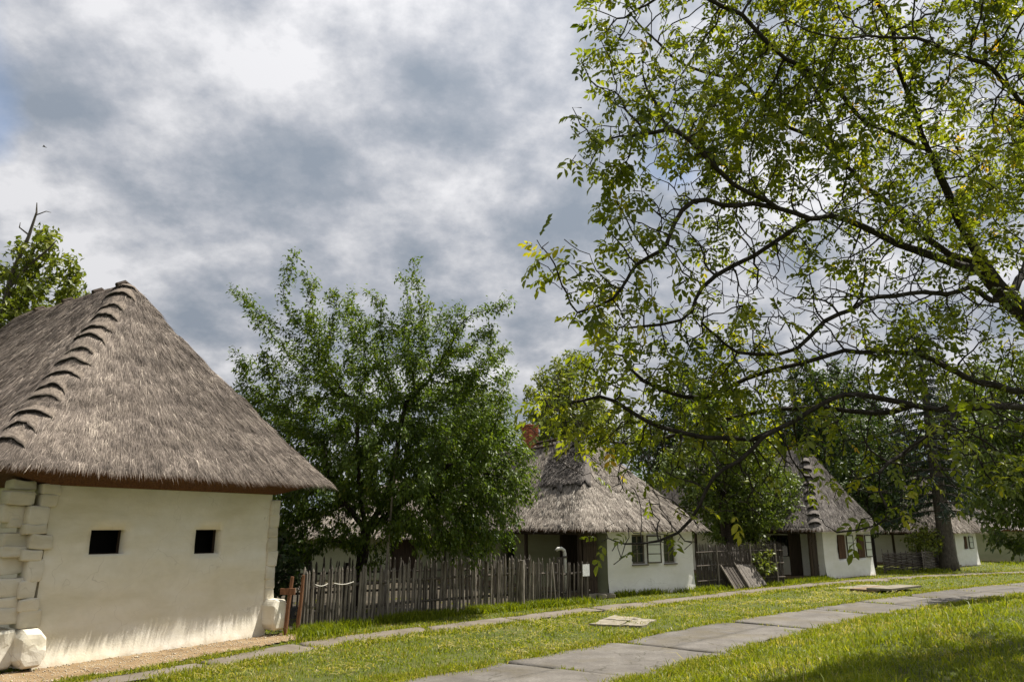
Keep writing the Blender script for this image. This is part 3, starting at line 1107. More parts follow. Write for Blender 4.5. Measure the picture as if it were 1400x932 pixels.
def walls(root, w_, L, ht, mats, front_open, side_open, seed, flare=0.08, right_open=(), thick=0.34):
    """front wall y=0, side wall x=0 (faces -x), right wall x=w, rear wall y=L"""
    pm, sm = mats
    obj('wall', wall_mesh(w_, ht, front_open, thick, 0.042, flare, seed), pm, root)
    so = [(L - b, z0, L - a, z1) for a, z0, b, z1 in side_open]
    obj('wall', wall_mesh(L, ht, so, 0.3, 0.02, flare * 0.5, seed + 1, 0.25), sm, root, loc=(0, L, 0), rot=(0, 0, -math.pi / 2))
    obj('wall', wall_mesh(L, ht, list(right_open), 0.3, 0.02, flare * 0.5, seed + 2, 0.25), pm, root, loc=(w_, 0, 0), rot=(0, 0, math.pi / 2))
    obj('wall', wall_mesh(w_, ht, [], 0.3, 0.02, 0.0, seed + 3, 0.4), pm, root, loc=(w_, L, 0), rot=(0, 0, math.pi))


# ---- house 1: nearest, cream gable end with two small openings
A1, B1 = Vector((-7.37, 12.1)), Vector((-5.0, 15.77))
d1 = (B1 - A1).normalized()
W1 = (B1 - A1).length
H1 = house_root('thatched_house', 'large cream thatched house with two small square openings, nearest at left', A1, d1)
walls(H1, W1, 9.0, 2.86, (M['plaster1'], M['plaster1']), [(0.70, 1.655, 1.30, 2.08), (2.65, 1.61, 3.2, 2.05)], [], 3, 0.10, thick=0.17)
# dark wooden inner linings of the two openings
for (xa, za, xb, zb) in ((0.70, 1.655, 1.30, 2.08), (2.65, 1.61, 3.2, 2.05)):
    e = MB()
    e.box((xa - 0.06, 0.16, za - 0.06), (xa + 0.012, 0.23, zb + 0.06))
    e.box((xb - 0.012, 0.16, za - 0.06), (xb + 0.06, 0.23, zb + 0.06))
    e.box((xa + 0.012, 0.16, za - 0.06), (xb - 0.012, 0.23, za + 0.012))
    e.box((xa + 0.012, 0.16, zb - 0.012), (xb - 0.012, 0.23, zb + 0.06))
    fr = e.build('window_lining', M['darkwood'], H1)
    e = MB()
    e.box((xa - 0.1, 0.6, za - 0.3), (xb + 0.3, 0.62, zb + 0.3))  # near-black sheet added behind the opening in place of interior shade
    e.build('dark_backing', M['dark'], fr)
R1 = Roof(-1.25, W1 + 1.25, -0.64, 9.8, 3.04, 7.22, 2.6, 7.0, 0.5, 0.045, 2)
rf1 = obj('roof', R1.mesh((-0.05, W1 + 0.05, -0.05, 9.05), 2.75, lipz=0.05), [M['thatch1'], M['soffit']], H1)
obj('thatch_straw', R1.straw(290000, (0.56, 0.10, 0, 0.34), seed=1), M['straw1'], rf1, kind='stuff')
for i in range(14):
    v_ = 0.945 - i * 0.0665
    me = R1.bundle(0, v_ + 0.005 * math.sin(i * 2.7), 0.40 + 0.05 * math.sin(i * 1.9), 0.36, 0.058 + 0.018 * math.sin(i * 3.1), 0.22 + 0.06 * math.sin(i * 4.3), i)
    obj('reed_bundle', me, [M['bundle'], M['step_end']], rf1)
# straw on the bundles comes from the roof; knobs on the ridge
for i, yy in enumerate((2.65, 3.6, 4.9, 6.2)):
    e = MB()
    e.tube([(R1.xm - 0.22, yy, 7.16), (R1.xm - 0.05, yy + 0.02, 7.25), (R1.xm + 0.2, yy + 0.04, 7.17)], [0.055, 0.075, 0.05], 6)
    e.build('ridge_peg', M['darkwood'], rf1)
# whitewashed log ends at both corners of the gable wall
for side, xc in ((0, -0.10), (1, W1 + 0.08)):
    z = 0.62
    i = 0
    rr = random.Random(5 + side)
    while z < 2.62:
        hgt = rr.uniform(0.15, 0.30)
        if side == 0:
            e = block(xc + rr.uniform(-0.10, 0.06), rr.uniform(0.05, 0.085), z + hgt / 2, rr.uniform(0.22, 0.34), 0.28, hgt * rr.uniform(1.0, 1.14), 40 + i, 0.08)
            e.build('log_end', M['plasterlog'], H1, smooth=True)
            e = block(xc - 0.28 + rr.uniform(-0.09, 0.05), 0.16 + rr.uniform(-0.06, 0.06), z + rr.uniform(0.02, 0.10) + hgt / 2, rr.uniform(0.30, 0.42), 0.26, hgt * rr.uniform(0.92, 1.08), 80 + i, 0.08)
            e.build('log_end', M['plasterlog'], H1, smooth=True)
            if rr.random() < 0.0:
                e = block(xc + rr.uniform(0.2, 0.27), rr.uniform(0.025, 0.04), z + 0.05 + hgt / 2, rr.uniform(0.14, 0.24), 0.10, hgt * rr.uniform(0.7, 0.95), 120 + i, 0.08)
                e.build('log_end', M['plasterlog'], H1, smooth=True)
        else:
            e = block(xc + rr.uniform(-0.012, 0.008), rr.uniform(0.085, 0.11), z + hgt / 2, rr.uniform(0.22, 0.25), 0.28, hgt * rr.choice((1.06, 1.12, 1.0)), 70 + i, 0.08)
            e.build('log_end', M['plasterlog'], H1, smooth=True)
        z += hgt
        i += 1
e = block(-0.10, -0.12, 0.33, 0.38, 0.42, 0.52, 3, 0.42)
e.build('sill_beam_end', M['plaster1'], H1)
e = block(-0.40, 0.10, 0.33, 0.40, 0.40, 0.56, 4, 0.40)
e.build('sill_beam_end', M['plaster1'], H1)
e = block(W1 + 0.14, -0.14, 0.40, 0.40, 0.46, 0.58, 5, 0.42)
e.build('sill_beam_end', M['plaster1'], H1)


def porch_house(name, label, A, d, w_, L, ht, p, roof, mats, front_open, side_open, seed, straw_n, sm, tm, lean=0.0, weights=(0.45, 0.05, 0, 0.5), wdt=(0.014, 0.026), fr=0.3):
    root = house_root(name, label, A, d)
    walls(root, w_, L, ht, mats, front_open, side_open, seed, 0.06)
    r_ = roof
    rf = obj('roof', r_.mesh((-p - 0.03, w_ + 0.03, -0.03, L + 0.03), ht - 0.07, (40, 50, 14, 50), 22, 0.08), [M[tm], M['soffit']], root)
    obj('thatch_straw', r_.straw(straw_n, weights, wd=wdt, seed=seed), M[sm], rf, kind='stuff')
    # porch: floor plinth, posts, beam
    e = MB()
    e.box((-p, 0.12, -0.05), (0, L, 0.10))
    e.build('porch_floor', M['earth'], root)
    for yy in (0.04, 2.9, 5.8, 8.6):
        if yy < L - 0.4:
            e = MB()
            e.tube([(-p + 0.06, yy + 0.06, 0.0), (-p + 0.05, yy + 0.06, ht - 0.02)], [0.075, 0.065], 7)
            e.build('porch_post', M['darkwood'], root)
    e = MB()
    e.box((-p - 0.02, 0.0, ht - 0.16), (-p + 0.13, L, ht - 0.04))
    e.build('porch_beam', M['darkwood'], root)
    # plank door of the porch in the front plane: standing ajar
    dw = p * 0.62
    for i in range(4):
        e = MB()
        e.box((dw * i / 4 + 0.004, -0.016 - 0.003 * (i % 2), 0.10), (dw * (i + 1) / 4 - 0.004, 0.016, ht - 0.10))
        if i == 0:
            dr = e.build('door', M['darkwood'], root, loc=(-p + 0.15, 0.06, 0.0), rot=(0, 0, R(12)))
        else:
            e.build('plank', M['darkwood'], dr)
    for zb_ in (0.5, ht - 0.5):
        e = MB()
        e.box((0.02, -0.035, zb_), (dw - 0.02, -0.02, zb_ + 0.08))
        e.build('batten', M['darkwood'], dr)
    e = MB()
    e.box((-p + 0.05, -0.16, -0.04), (-0.02, 0.11, 0.11))
    e.build('threshold', M['stone'], root)
    # closing boards deep in the porch
    e = MB()
    e.box((-p, 1.0, 0.10), (-0.02, 1.03, ht - 0.1))
    e.build('porch_partition', M['darkwood'], root)
    return root, rf


# ---- house 2
A2, B2 = Vector((3.01, 24.27)), Vector((6.22, 26.45))
d2 = (B2 - A2).normalized()
W2 = (B2 - A2).length
R2 = Roof(-1.35, W2 + 0.55, -0.42, 12.4, 2.06, 5.3, 2.74, 9.4, 0.4, 0.06, 11)
H2, rf2 = porch_house('thatched_house', 'white thatched house with an open casement and a slim second window, behind the picket fence', A2, d2, W2, 12.0, 2.02, 1.1, R2,
                      (M['plaster2'], M['plaster_shade']), [(1.05, 0.93, 1.70, 1.86), (2.50, 0.93, 3.04, 1.86)], [(5.2, 0.1, 6.1, 1.85), (8.2, 0.9, 8.9, 1.6)], 14, 80000, 'straw2', 'thatch2')
window(H2, 1.07, 0.94, 0.62, 0.91, 0.10, (2, 3))
window(H2, 2.52, 0.94, 0.51, 0.91, 0.06, (2, 3), gm='glass')
sash(H2, 1.70, 0.95, 0.56, 0.88, -0.03, R(-9))
for xa, wd_ in ((1.03, 0.70), (2.48, 0.58)):
    e = MB()
    e.box((xa, -0.06, 0.885), (xa + wd_, 0.05, 0.925))
    e.build('window_sill', M['framewood'], H2)
# rough darker cap of old thatch round the hip and the ridge
def cap_shell(r, a0, a1, vlo, vhi, off, seed):
    cols, rows = 46, 12
    A = np.linspace(a0, a1, cols)
    lo = vlo + 0.10 * fbm(np.stack([A * 1.3, A * 0, A * 0], -1), seed, 3) + 0.05 * vnoise(np.stack([A * 5, A * 0, A * 0], -1), seed + 1)
    rowsP = []
    for j in range(-1, rows):
        u = max(j, 0) / (rows - 1)
        vv = np.clip(lo + (vhi - lo) * u, 0, 0.985)
        Lf = (r.x1 - r.x0) * (1 - vv)
        Ls = (r.y1 - r.y0) + ((r.rb - r.rf) - (r.y1 - r.y0)) * vv
        sd = np.where(A < 0, 3, 0)
        tt = np.where(A < 0, 1 - np.clip(-A / Ls, 0, 1), np.clip(A / np.maximum(Lf, 0.05), 0, 1))
        ed = smooth(A - a0, 0, 0.15) * smooth(a1 - A, 0, 0.12)
        rowsP.append(r.P(sd, tt, vv, (-0.03 + 0 * A) if j < 0 else off * ed * (1 - 0.3 * u)))
    ii = np.arange((rows + 1) * cols).reshape(rows + 1, cols)
    F = np.stack([ii[:-1, :-1], ii[:-1, 1:], ii[1:, 1:], ii[1:, :-1]], -1)
    mi = np.repeat([1] + [0] * (rows - 1), cols - 1)
    return make_mesh('worn_thatch_patch', np.concatenate(rowsP), F.reshape(-1, 4), mi)


obj('worn_thatch_patch', cap_shell(R2, -1.75, 0.32, 0.42, 0.97, 0.085, 5), [M['thatch3'], M['step_end']], rf2)
me = R2.straw(9000, (0.0, 0, 0, 1.0), (0.10, 0.22), (0.016, 0.034), 0.16, 61, (0.46, 0.96), 0.2, (0.76, 1.0), 0.075)
obj('worn_thatch_straw', me, M['straw3'], rf2, kind='stuff')
for k, (xo, zo) in enumerate(((-0.26, -0.20), (0.02, 0.05), (0.24, -0.18))):
    e = MB()
    e.tube([(R2.xm + xo, 2.5 + 0.3 * k, 5.3 + zo), (R2.xm + xo * 0.9, 4.6, 5.33 + zo + 0.03), (R2.xm + xo * 1.1, 6.5, 5.3 + zo), (R2.xm + xo, 9.2, 5.31 + zo)], [0.06, 0.065, 0.06, 0.05], 6)
    e.build('ridge_pole', M['darkwood'], rf2)
# brick chimney
ch = MB()
cx0, cy0 = R2.xm - 0.15, 6.1
ch.box((cx0 - 0.20, cy0 - 0.20, 4.6), (cx0 + 0.20, cy0 + 0.20, 6.05))
chim = ch.build('chimney', M['mortar'], rf2)
bm_ = MB()
bm_.box((-0.115, -0.055, -0.03), (0.115, 0.055, 0.03))
bme = bm_.mesh('brick')
bme.materials.append(M['brick'])
for row in range(16):
    z = 4.95 + row * 0.07
    for sidei in range(4):
        for q in range(2):
            off = (-0.12 + 0.245 * q) + (0.06 if row % 2 else -0.06) * (1 if q == 0 else 1) * 0.0
            a_ = sidei * math.pi / 2
            px_, py_ = (off + (0.03 if row % 2 else -0.03)), -0.165
            o = bpy.data.objects.new('brick', bme)
            COL.objects.link(o)
            o.parent = chim
            o.location = (cx0 + px_ * math.cos(a_) - py_ * math.sin(a_), cy0 + px_ * math.sin(a_) + py_ * math.cos(a_), z)
            o.rotation_euler = (0, 0, a_)
e = MB()
e.box((cx0 - 0.27, cy0 - 0.27, 6.06), (cx0 + 0.25, cy0 + 0.25, 6.12))
e.build('chimney_cap', M['brick'], chim)

# ---- house 3
A3 = Vector((13.1, 32.29))
d3 = Vector((0.775, 0.632)).normalized()
W3 = 4.25
R3 = Roof(-1.15, W3 + 0.55, -0.45, 10.4, 2.02, 5.75, 1.5, 8.6, 0.4, 0.035, 23)
H3, rf3 = porch_house('thatched_house', 'white thatched house with two brown shuttered windows and stepped hip ridge', A3, d3, W3, 10.0, 1.98, 0.95, R3,
                      (M['plaster2'], M['plaster2']), [(1.20, 0.76, 1.95, 1.78), (2.92, 0.76, 3.62, 1.78)], [(1.55, 0.85, 2.4, 1.75)], 27, 60000, 'straw3', 'thatch3')
for xa, wd_ in ((1.20, 0.75), (2.92, 0.70)):
    window(H3, xa + 0.01, 0.77, wd_ - 0.02, 1.0, 0.12, (2, 3))
    sash(H3, xa + wd_, 0.79, 0.50, 0.96, -0.03, R(-6))
    shutter(H3, xa, 0.78, 0.62, 0.98, -0.035, R(3))
window_side = MB()
for yy in (1.55, 1.95, 2.36):
    window_side.box((-0.02, yy, 0.85), (0.06, yy + 0.05, 1.75))
window_side.box((-0.02, 1.60, 1.70), (0.06, 2.36, 1.75))
ws = window_side.build('window', M['darkwood'], H3)
e = MB()
e.box((0.30, 1.5, 0.8), (0.32, 2.5, 1.8))
e.build('pane', M['glass'], ws)
for i in range(11):
    me = R3.bundle(0, 0.94 - i * 0.088, 0.34 + 0.03 * math.sin(i * 2.1), 0.40, 0.115, 0.06 + 0.04 * math.sin(i * 3.3), 50 + i)
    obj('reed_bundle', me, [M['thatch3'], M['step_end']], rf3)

# ---- house 4
A4 = Vector((24.47, 42.28))
d4 = Vector((0.765, 0.644)).normalized()
W4 = 3.1
R4 = Roof(-1.15, W4 + 0.5, -0.45, 9.4, 1.86, 5.0, 1.8, 7.6, 0.4, 0.06, 31)
H4, rf4 = porch_house('thatched_house', 'small white thatched house with one shuttered window behind the spruce trunk', A4, d4, W4, 9.0, 1.82, 0.95, R4,
                      (M['plaster2'], M['plaster2']), [(1.25, 0.9, 1.9, 1.6)], [(1.2, 0.1, 2.2, 1.7)], 37, 16000, 'straw2', 'thatch2', wdt=(0.02, 0.035))
window(H4, 1.26, 0.91, 0.63, 0.68, 0.1, (2, 2))
sash(H4, 1.9, 0.92, 0.45, 0.66, -0.03, R(-8), (1, 2))
shutter(H4, 1.22, 0.92, 0.42, 0.66, -0.035, R(5))

# ---- house 5: far right, glimpsed beyond house 4
A5 = Vector((31.0, 47.0))
d5 = Vector((0.9, 0.43)).normalized()
H5 = house_root('thatched_house', 'pale long house glimpsed beyond the leaves at far right', A5, d5)
walls(H5, 9.0, 5.0, 1.9, (M['plaster_shade'], M['plaster_shade']), [(0.7, 0.8, 1.3, 1.5), (4.2, 0.8, 4.9, 1.5), (6.6, 0.1, 7.4, 1.8)], [], 44, 0.05)
window(H5, 0.71, 0.81, 0.58, 0.68, 0.1, (2, 2))
window(H5, 4.21, 0.81, 0.68, 0.68, 0.1, (2, 2))
e = MB()
e.box((6.62, 0.12, 0.1), (7.38, 0.16, 1.8))
e.build('door', M['darkwood'], H5)
R5 = Roof(-0.5, 9.5, -0.5, 5.5, 1.92, 4.6, 2.49, 2.51, 0.4, 0.06, 41)
R5.rf, R5.rb = 2.45, 2.55
rf5 = obj('roof', R5.mesh((-0.03, 9.03, -0.03, 5.03), 1.84, (40, 24, 20, 24), 16, 0.08), [M['thatch3'], M['soffit']], H5)
obj('thatch_straw', R5.straw(7000, (0.8, 0.1, 0, 0.1), wd=(0.03, 0.05), seed=44), M['straw3'], rf5, kind='stuff')

# ---- barn in the yard behind the cherry tree
A6 = Vector((-9.6, 31.4))
H6 = thing('thatched_barn', 'low thatched barn half hidden behind the cherry tree and pickets', 'barn', (A6[0], A6[1], 0), R(4))
walls(H6, 9.6, 5.0, 1.75, (M['plaster_shade'], M['plaster_shade']), [(0.6, 0.5, 1.4, 1.45), (4.6, 0.05, 5.7, 1.6), (7.6, 0.7, 8.2, 1.3)], [], 52, 0.05)
e = MB()
e.box((4.62, 0.2, 0.05), (5.68, 0.25, 1.6))
e.build('door', M['darkwood'], H6)
for xa in (0.6, 7.6):
    window(H6, xa + 0.01, 0.71, 0.58, 0.58, 0.12, (2, 2))
R6 = Roof(-0.6, 10.2, -0.6, 5.6, 1.72, 4.2, 2.3, 2.7, 0.4, 0.06, 61)
R6.xm = 4.8
rf6 = obj('roof', R6.mesh((-0.03, 9.63, -0.03, 5.03), 1.66, (50, 24, 20, 24), 16, 0.08), [M['thatch2'], M['soffit']], H6)
obj('thatch_straw', R6.straw(9000, (0.8, 0.1, 0, 0.1), wd=(0.02, 0.035), seed=55), M['straw2'], rf6, kind='stuff')
for yy in (2.3, 2.62):
    e = MB()
    e.tube([(4.4, yy, 4.16), (4.9, yy, 4.2), (5.3, yy, 4.16)], 0.06, 6)
    e.build('ridge_pole', M['darkwood'], rf6)


# ------------------------------------------------------------------ fences
def picket_mesh(seed, h, r0=0.026):
    r_ = random.Random(seed)
    e = MB()
    pts, rad = [], []
    bx, by = 0, 0
    for i in range(5):
        z = h * i / 5
        bx += r_.uniform(-0.009, 0.009)
        by += r_.uniform(-0.007, 0.007)
        pts.append((bx, by, z))
        rad.append(r0 * r_.uniform(0.88, 1.12))
    pts.append((bx, by, h * 0.95))
    rad.append(r0 * 0.85)
    pts.append((bx + r_.uniform(-0.01, 0.01), by, h))
    rad.append(r0 * 0.22)
    e.tube(pts, rad, 5)
    return e.mesh('picket')


def picket_fence(label, line, spacing, hh, seed, mat, rails=(0.35, 0.85), skip=None):
    r_ = random.Random(seed)
    P = resample(np.array(line, float), 0.01)
    d = np.r_[0, np.cumsum(np.linalg.norm(np.diff(P, axis=0), axis=1))]
    root = thing('picket_fence', label, 'fence', (line[0][0], line[0][1], 0))
    meshes = []
    for k in range(9):
        me = picket_mesh(seed + k, 1.0, 0.030 if k % 3 else 0.034)
        me.materials.append(mat)
        meshes.append(me)
    s = 0.05
    ox, oy = line[0]
    while s < d[-1]:
        x, y = np.interp(s, d, P[:, 0]), np.interp(s, d, P[:, 1])
        o = bpy.data.objects.new('picket', r_.choice(meshes))
        COL.objects.link(o)
        o.parent = root
        h = r_.uniform(*hh)
        o.location = (x - ox + r_.uniform(-0.015, 0.015), y - oy + r_.uniform(-0.02, 0.02), -0.03)
        o.scale = (r_.uniform(0.8, 1.25),) * 2 + (h,)
        o.rotation_euler = (r_.gauss(0, 0.022), r_.gauss(0, 0.03), r_.uniform(0, 6.28))
        s += spacing * r_.uniform(0.75, 1.3)
    for rz_ in rails:
        e = MB()
        Q = resample(P, 1.2)
        # rails run on the yard side of the pickets
        tdir = norm(np.gradient(Q, axis=0))
        Q = Q + np.c_[-tdir[:, 1], tdir[:, 0]] * 0.05
        e.tube([(q[0] - ox, q[1] - oy, rz_ + r_.uniform(-0.02, 0.02)) for q in Q], [0.034 * r_.uniform(0.9, 1.1) for q in Q], 6)
        e.build('rail', M['picket_dark'], root)
    Q = resample(P, 2.1)
    for q in Q[1:]:
        e = MB()
        e.tube([(q[0] - ox - 0.1, q[1] - oy + 0.12, -0.05), (q[0] - ox - 0.1, q[1] - oy + 0.12, hh[0] - 0.06)], [0.06, 0.052], 7)
        e.build('post', M['picket_dark'], root)
    return root


f1 = picket_fence('long weathered picket fence in front of the cherry tree', [(-4.42, 16.12), (-3.3, 17.7), (-1.83, 19.45), (0.24, 21.04), (1.35, 21.85)], 0.088, (1.16, 1.34), 200, M['picket'])
e = MB()
e.tube([(0.28 + 4.42, 21.0 - 16.12, -0.05), (0.28 + 4.42, 21.0 - 16.12, 1.22)], [0.065, 0.06], 7)
e.build('post', M['picket'], f1)
f2 = picket_fence('short dark picket gate section beside the plank door', [(1.42, 21.95), (2.3, 22.75)], 0.105, (1.08, 1.2), 260, M['picket_dark'], (0.3, 0.8))
f3 = picket_fence('inner picket fence standing behind the cherry trunk', [(-7.2, 20.6), (-4.9, 21.6), (-2.2, 22.8), (0.6, 24.2)], 0.125, (1.18, 1.36), 300, M['picket'])
# reddish new stake with a nailed cross block at the house corner
st = thing('wooden_stake', 'reddish brown stake with a nailed block beside the house corner', 'stake', (-4.52, 15.78, 0))
e = MB()
e.tube([(-0.02, 0, -0.05), (0.0, 0, 0.5), (0.05, 0, 1.12)], [0.05, 0.046, 0.036], 7)
e.build('post', M['fresh'], st)
e = MB()
e.box((-0.16, -0.085, 0.78), (0.14, -0.04, 0.90))
e.build('cross_block', M['fresh'], st)
st = thing('wooden_stake', 'reddish stake leaning at the left end of the pickets, without block', 'stake', (-4.32, 15.98, 0))
e = MB()
e.tube([(-0.05, 0, -0.05), (0.0, 0, 0.6), (0.02, 0, 1.14)], [0.045, 0.04, 0.032], 7)
e.build('post', M['fresh'], st)
# pale rope bits tied round the pickets
for k, (s0, s1, lab) in enumerate((((-4.18, 16.35), (-3.98, 16.62), 'short pale rope tied round the first pickets'), ((-3.88, 16.75), (-3.55, 17.2), 'longer pale rope sagging along the pickets'))):
    e = MB()
    pts = []
    for i in range(7):
        u = i / 6
        pts.append((s0[0] + (s1[0] - s0[0]) * u + 0.05, s0[1] + (s1[1] - s0[1]) * u - 0.05, 0.93 - 0.04 * math.sin(math.pi * u)))
    e.tube(pts, 0.009, 5)
    tag(e.build('rope', M['rope']), lab, 'rope')
# notice sheet on the gate pickets
m, t, b = newmat('printed_notice')
wv = N(t, 'ShaderNodeTexWave', bands_direction='Z')
wv.inputs['Scale'].default_value = 14
wv.inputs['Distortion'].default_value = 0.0
t.links.new(objco(t), wv.inputs[0])
nn = noise_(t, objco(t, (90, 90, 20)), 1.0, 2)
c = mixc(t, math_(t, 'MULTIPLY', ramp(t, wv.outputs['Fac'], [(0.62, (0, 0, 0)), (0.7, (1, 1, 1))]), ramp(t, nn, [(0.45, (0, 0, 0)), (0.5, (1, 1, 1))])), (0.80, 0.80, 0.78), (0.25, 0.25, 0.25))
t.links.new(c, b.inputs['Base Color'])
M['notice'] = m
e = MB()
mat_ = Matrix.Translation((2.12, 22.48, 0)) @ Matrix.Rotation(math.atan2(0.8, 0.88), 4, 'Z')
e.box((-0.14, -0.045, 0.72), (0.15, -0.037, 1.05), mat=mat_)
tag(e.build('notice', M['notice']), 'small white printed notice fixed to the gate pickets', 'sign')
# white hooked pump pipe behind the gate
pp = thing('water_pump', 'white hooked pipe of a hand pump behind the pickets', 'pump', (1.62, 23.6, 0))
e = MB()
e.tube([(0, 0, 0), (0, 0, 1.30), (-0.02, -0.01, 1.40), (-0.10, -0.04, 1.46), (-0.21, -0.08, 1.455), (-0.27, -0.10, 1.40)], [0.055, 0.055, 0.055, 0.055, 0.052, 0.05], 8)
e.build('pipe', M['iron'], pp, smooth=True)
e = MB()
e.tube([(0, 0, 1.18), (0, 0, 1.24)], 0.075, 8)
e.build('collar', M['picket_dark'], pp)
e = MB()
e.box((-0.17, -0.05, -0.02), (0.0, 0.09, 1.2), mat=Matrix.Translation((-0.08, -0.03, 0)))
e.build('pump_post', M['picket_dark'], pp)
# slim pole in the cherry tree
po = MB()
po.tube([(-3.15, 19.3, -0.05), (-3.12, 19.3, 1.6), (-3.0, 19.3, 4.1)], [0.035, 0.032, 0.022], 6)
tag(po.build('wooden_pole', M['picket']), 'slim pale prop pole standing in the cherry tree', 'pole')


# tall brushwood fence between house 2 and house 3
def brush_fence(name, label, p0, p1, h, n, seed, mat, stakes):
    r_ = random.Random(seed)
    root = thing(name, label, 'fence', (p0[0], p0[1], 0))
    dx, dy = p1[0] - p0[0], p1[1] - p0[1]
    L = math.hypot(dx, dy)
    nxv, nyv = -dy / L, dx / L
    e = MB()
    for i in range(n):
        u = (i + r_.uniform(-0.4, 0.4)) / n
        pts = []
        for j in range(5):
            off = 0.03 * math.sin(j * math.pi + (i % 2) * math.pi) + r_.uniform(-0.012, 0.012)
            pts.append((dx * u + nxv * off + r_.uniform(-0.012, 0.012), dy * u + nyv * off, (h * r_.uniform(0.97, 1.05)) * j / 4))
        e.tube(pts, [0.014, 0.014, 0.013, 0.011, 0.007], 4, cap=False)
    o = e.build('brushwood', mat, root, kind='stuff')
    for zc in (0.3, 0.8, 1.25):
        if zc < h:
            q = MB()
            q.tube([(nxv * -0.03, nyv * -0.03, zc), (dx / 2 + nxv * 0.03, dy / 2 + nyv * 0.03, zc + 0.03), (dx - nxv * 0.03, dy - nyv * 0.03, zc)], 0.022, 5)
            q.build('rail', mat, root)
    for u in stakes:
        q = MB()
        q.tube([(dx * u - nxv * 0.07, dy * u - nyv * 0.07, -0.05), (dx * u - nxv * 0.06 - 0.02, dy * u - nyv * 0.06, h * 1.0)], [0.035, 0.03], 6)
        q.build('stake', M['picket'], root)
    return root


brush_fence('brushwood_fence', 'tall dark brushwood fence closing the gap beside the second house', (6.32, 26.50), (10.2, 29.0), 1.5, 190, 5, M['picket_dark'], (0.22, 0.6, 0.9))

# two board panels leaning on the brushwood fence
for k, (bx, by, nb, lab, mt) in enumerate(((7.72, 26.86, 5, 'darker leaning panel of grey boards against the brushwood fence', 'picket_dark'), (8.35, 27.22, 6, 'paler leaning panel of grey boards, nearer the third house', 'greywood'))):
    root = thing('board_panel', lab, 'panel', (bx, by, 0), math.atan2(0.56, 0.83))
    tilt = R(-32)
    T_ = Matrix.Rotation(tilt, 4, 'X') @ Matrix.Rotation(R(-7), 4, 'Y')
    rr = random.Random(70 + k)
    for i in range(nb):
        e = MB()
        h = 1.55 * rr.uniform(0.93, 1.05)
        e.box((i * 0.165, -0.014, 0.0), (i * 0.165 + rr.uniform(0.12, 0.155), 0.014, h), mat=T_)
        e.build('board', M[mt], root)
    for zc in (0.3, 1.15):
        e = MB()
        e.box((-0.02, 0.016, zc), (nb * 0.165, 0.05, zc + 0.07), mat=T_)
        e.build('batten', M['picket_dark'], root)
    e = MB()
    e.tube([T_ @ Vector((-0.05, -0.03, -0.03)), T_ @ Vector((-0.03, -0.03, 1.72))], 0.035, 6)
    e.build('pole', M['picket'], root)


# low woven fence between house 3 and house 4
def wattle(label, p0, p1, h, rows, seed, mat, group=None):
    r_ = random.Random(seed)
    root = thing('wattle_fence', label, 'fence', (p0[0], p0[1], 0))
    dx, dy = p1[0] - p0[0], p1[1] - p0[1]
    L = math.hypot(dx, dy)
    nxv, nyv = -dy / L, dx / L
    ns = max(3, int(L / 0.45))
    for i in range(ns + 1):
        u = i / ns
        q = MB()
        q.tube([(dx * u, dy * u, -0.05), (dx * u + r_.uniform(-0.03, 0.03), dy * u, h * r_.uniform(1.05, 1.3))], [0.024, 0.018], 5)
        q.build('stake', mat, root)
    for j in range(rows):
        e = MB()
        pts = []
        for i in range(ns * 2 + 1):
            u = i / (ns * 2)
            off = 0.04 * math.cos(i * math.pi / 2 + (j % 2) * math.pi)
            pts.append((dx * u + nxv * off, dy * u + nyv * off, 0.04 + h * (j + 0.5) / rows + r_.uniform(-0.015, 0.015)))
        e.tube(pts, 0.026, 5)
        e.build('withy', mat, root)
    return root


wattle('low dark woven wattle fence beside the third house', (17.35, 36.0), (20.15, 37.75), 0.86, 15, 8, M['picket_dark'])
wattle('short pale woven wattle hurdle left of the spruce trunk', (19.95, 37.4), (20.75, 37.95), 0.9, 14, 9, M['picket'])
wattle('short pale woven wattle hurdle directly behind the spruce trunk', (20.9, 38.6), (22.3, 39.6), 0.9, 14, 10, M['picket'])


# stone pads lying in the grass
def pad(name, label, polys, z0, z1, mat):
    root = thing(name, label, 'slab', (polys[0][0][0], polys[0][0][1], 0))
    ox, oy = polys[0][0]
    for k, P in enumerate(polys):
        e = MB()
        Q = []
        for i in range(len(P)):
            p0, p1 = np.array(P[i]), np.array(P[(i + 1) % len(P)])
            for u in np.arange(0, 1, 0.2):
                q = p0 + (p1 - p0) * u
                Q.append(tuple(q + 0.035 * rng.normal(size=2) * (1 if z0 < 0 else 0.4)))
        P = Q
        n_ = len(P)
        V = [(x - ox, y - oy, z0) for x, y in P] + [(x - ox, y - oy, z1 + 0.004 * k) for x, y in P]
        F = [tuple(range(n_))[::-1], tuple(range(n_, 2 * n_))] + [(i, (i + 1) % n_, n_ + (i + 1) % n_, n_ + i) for i in range(n_)]
        e.add(V, F)
        e.build('stone_piece', mat, root)
    return root


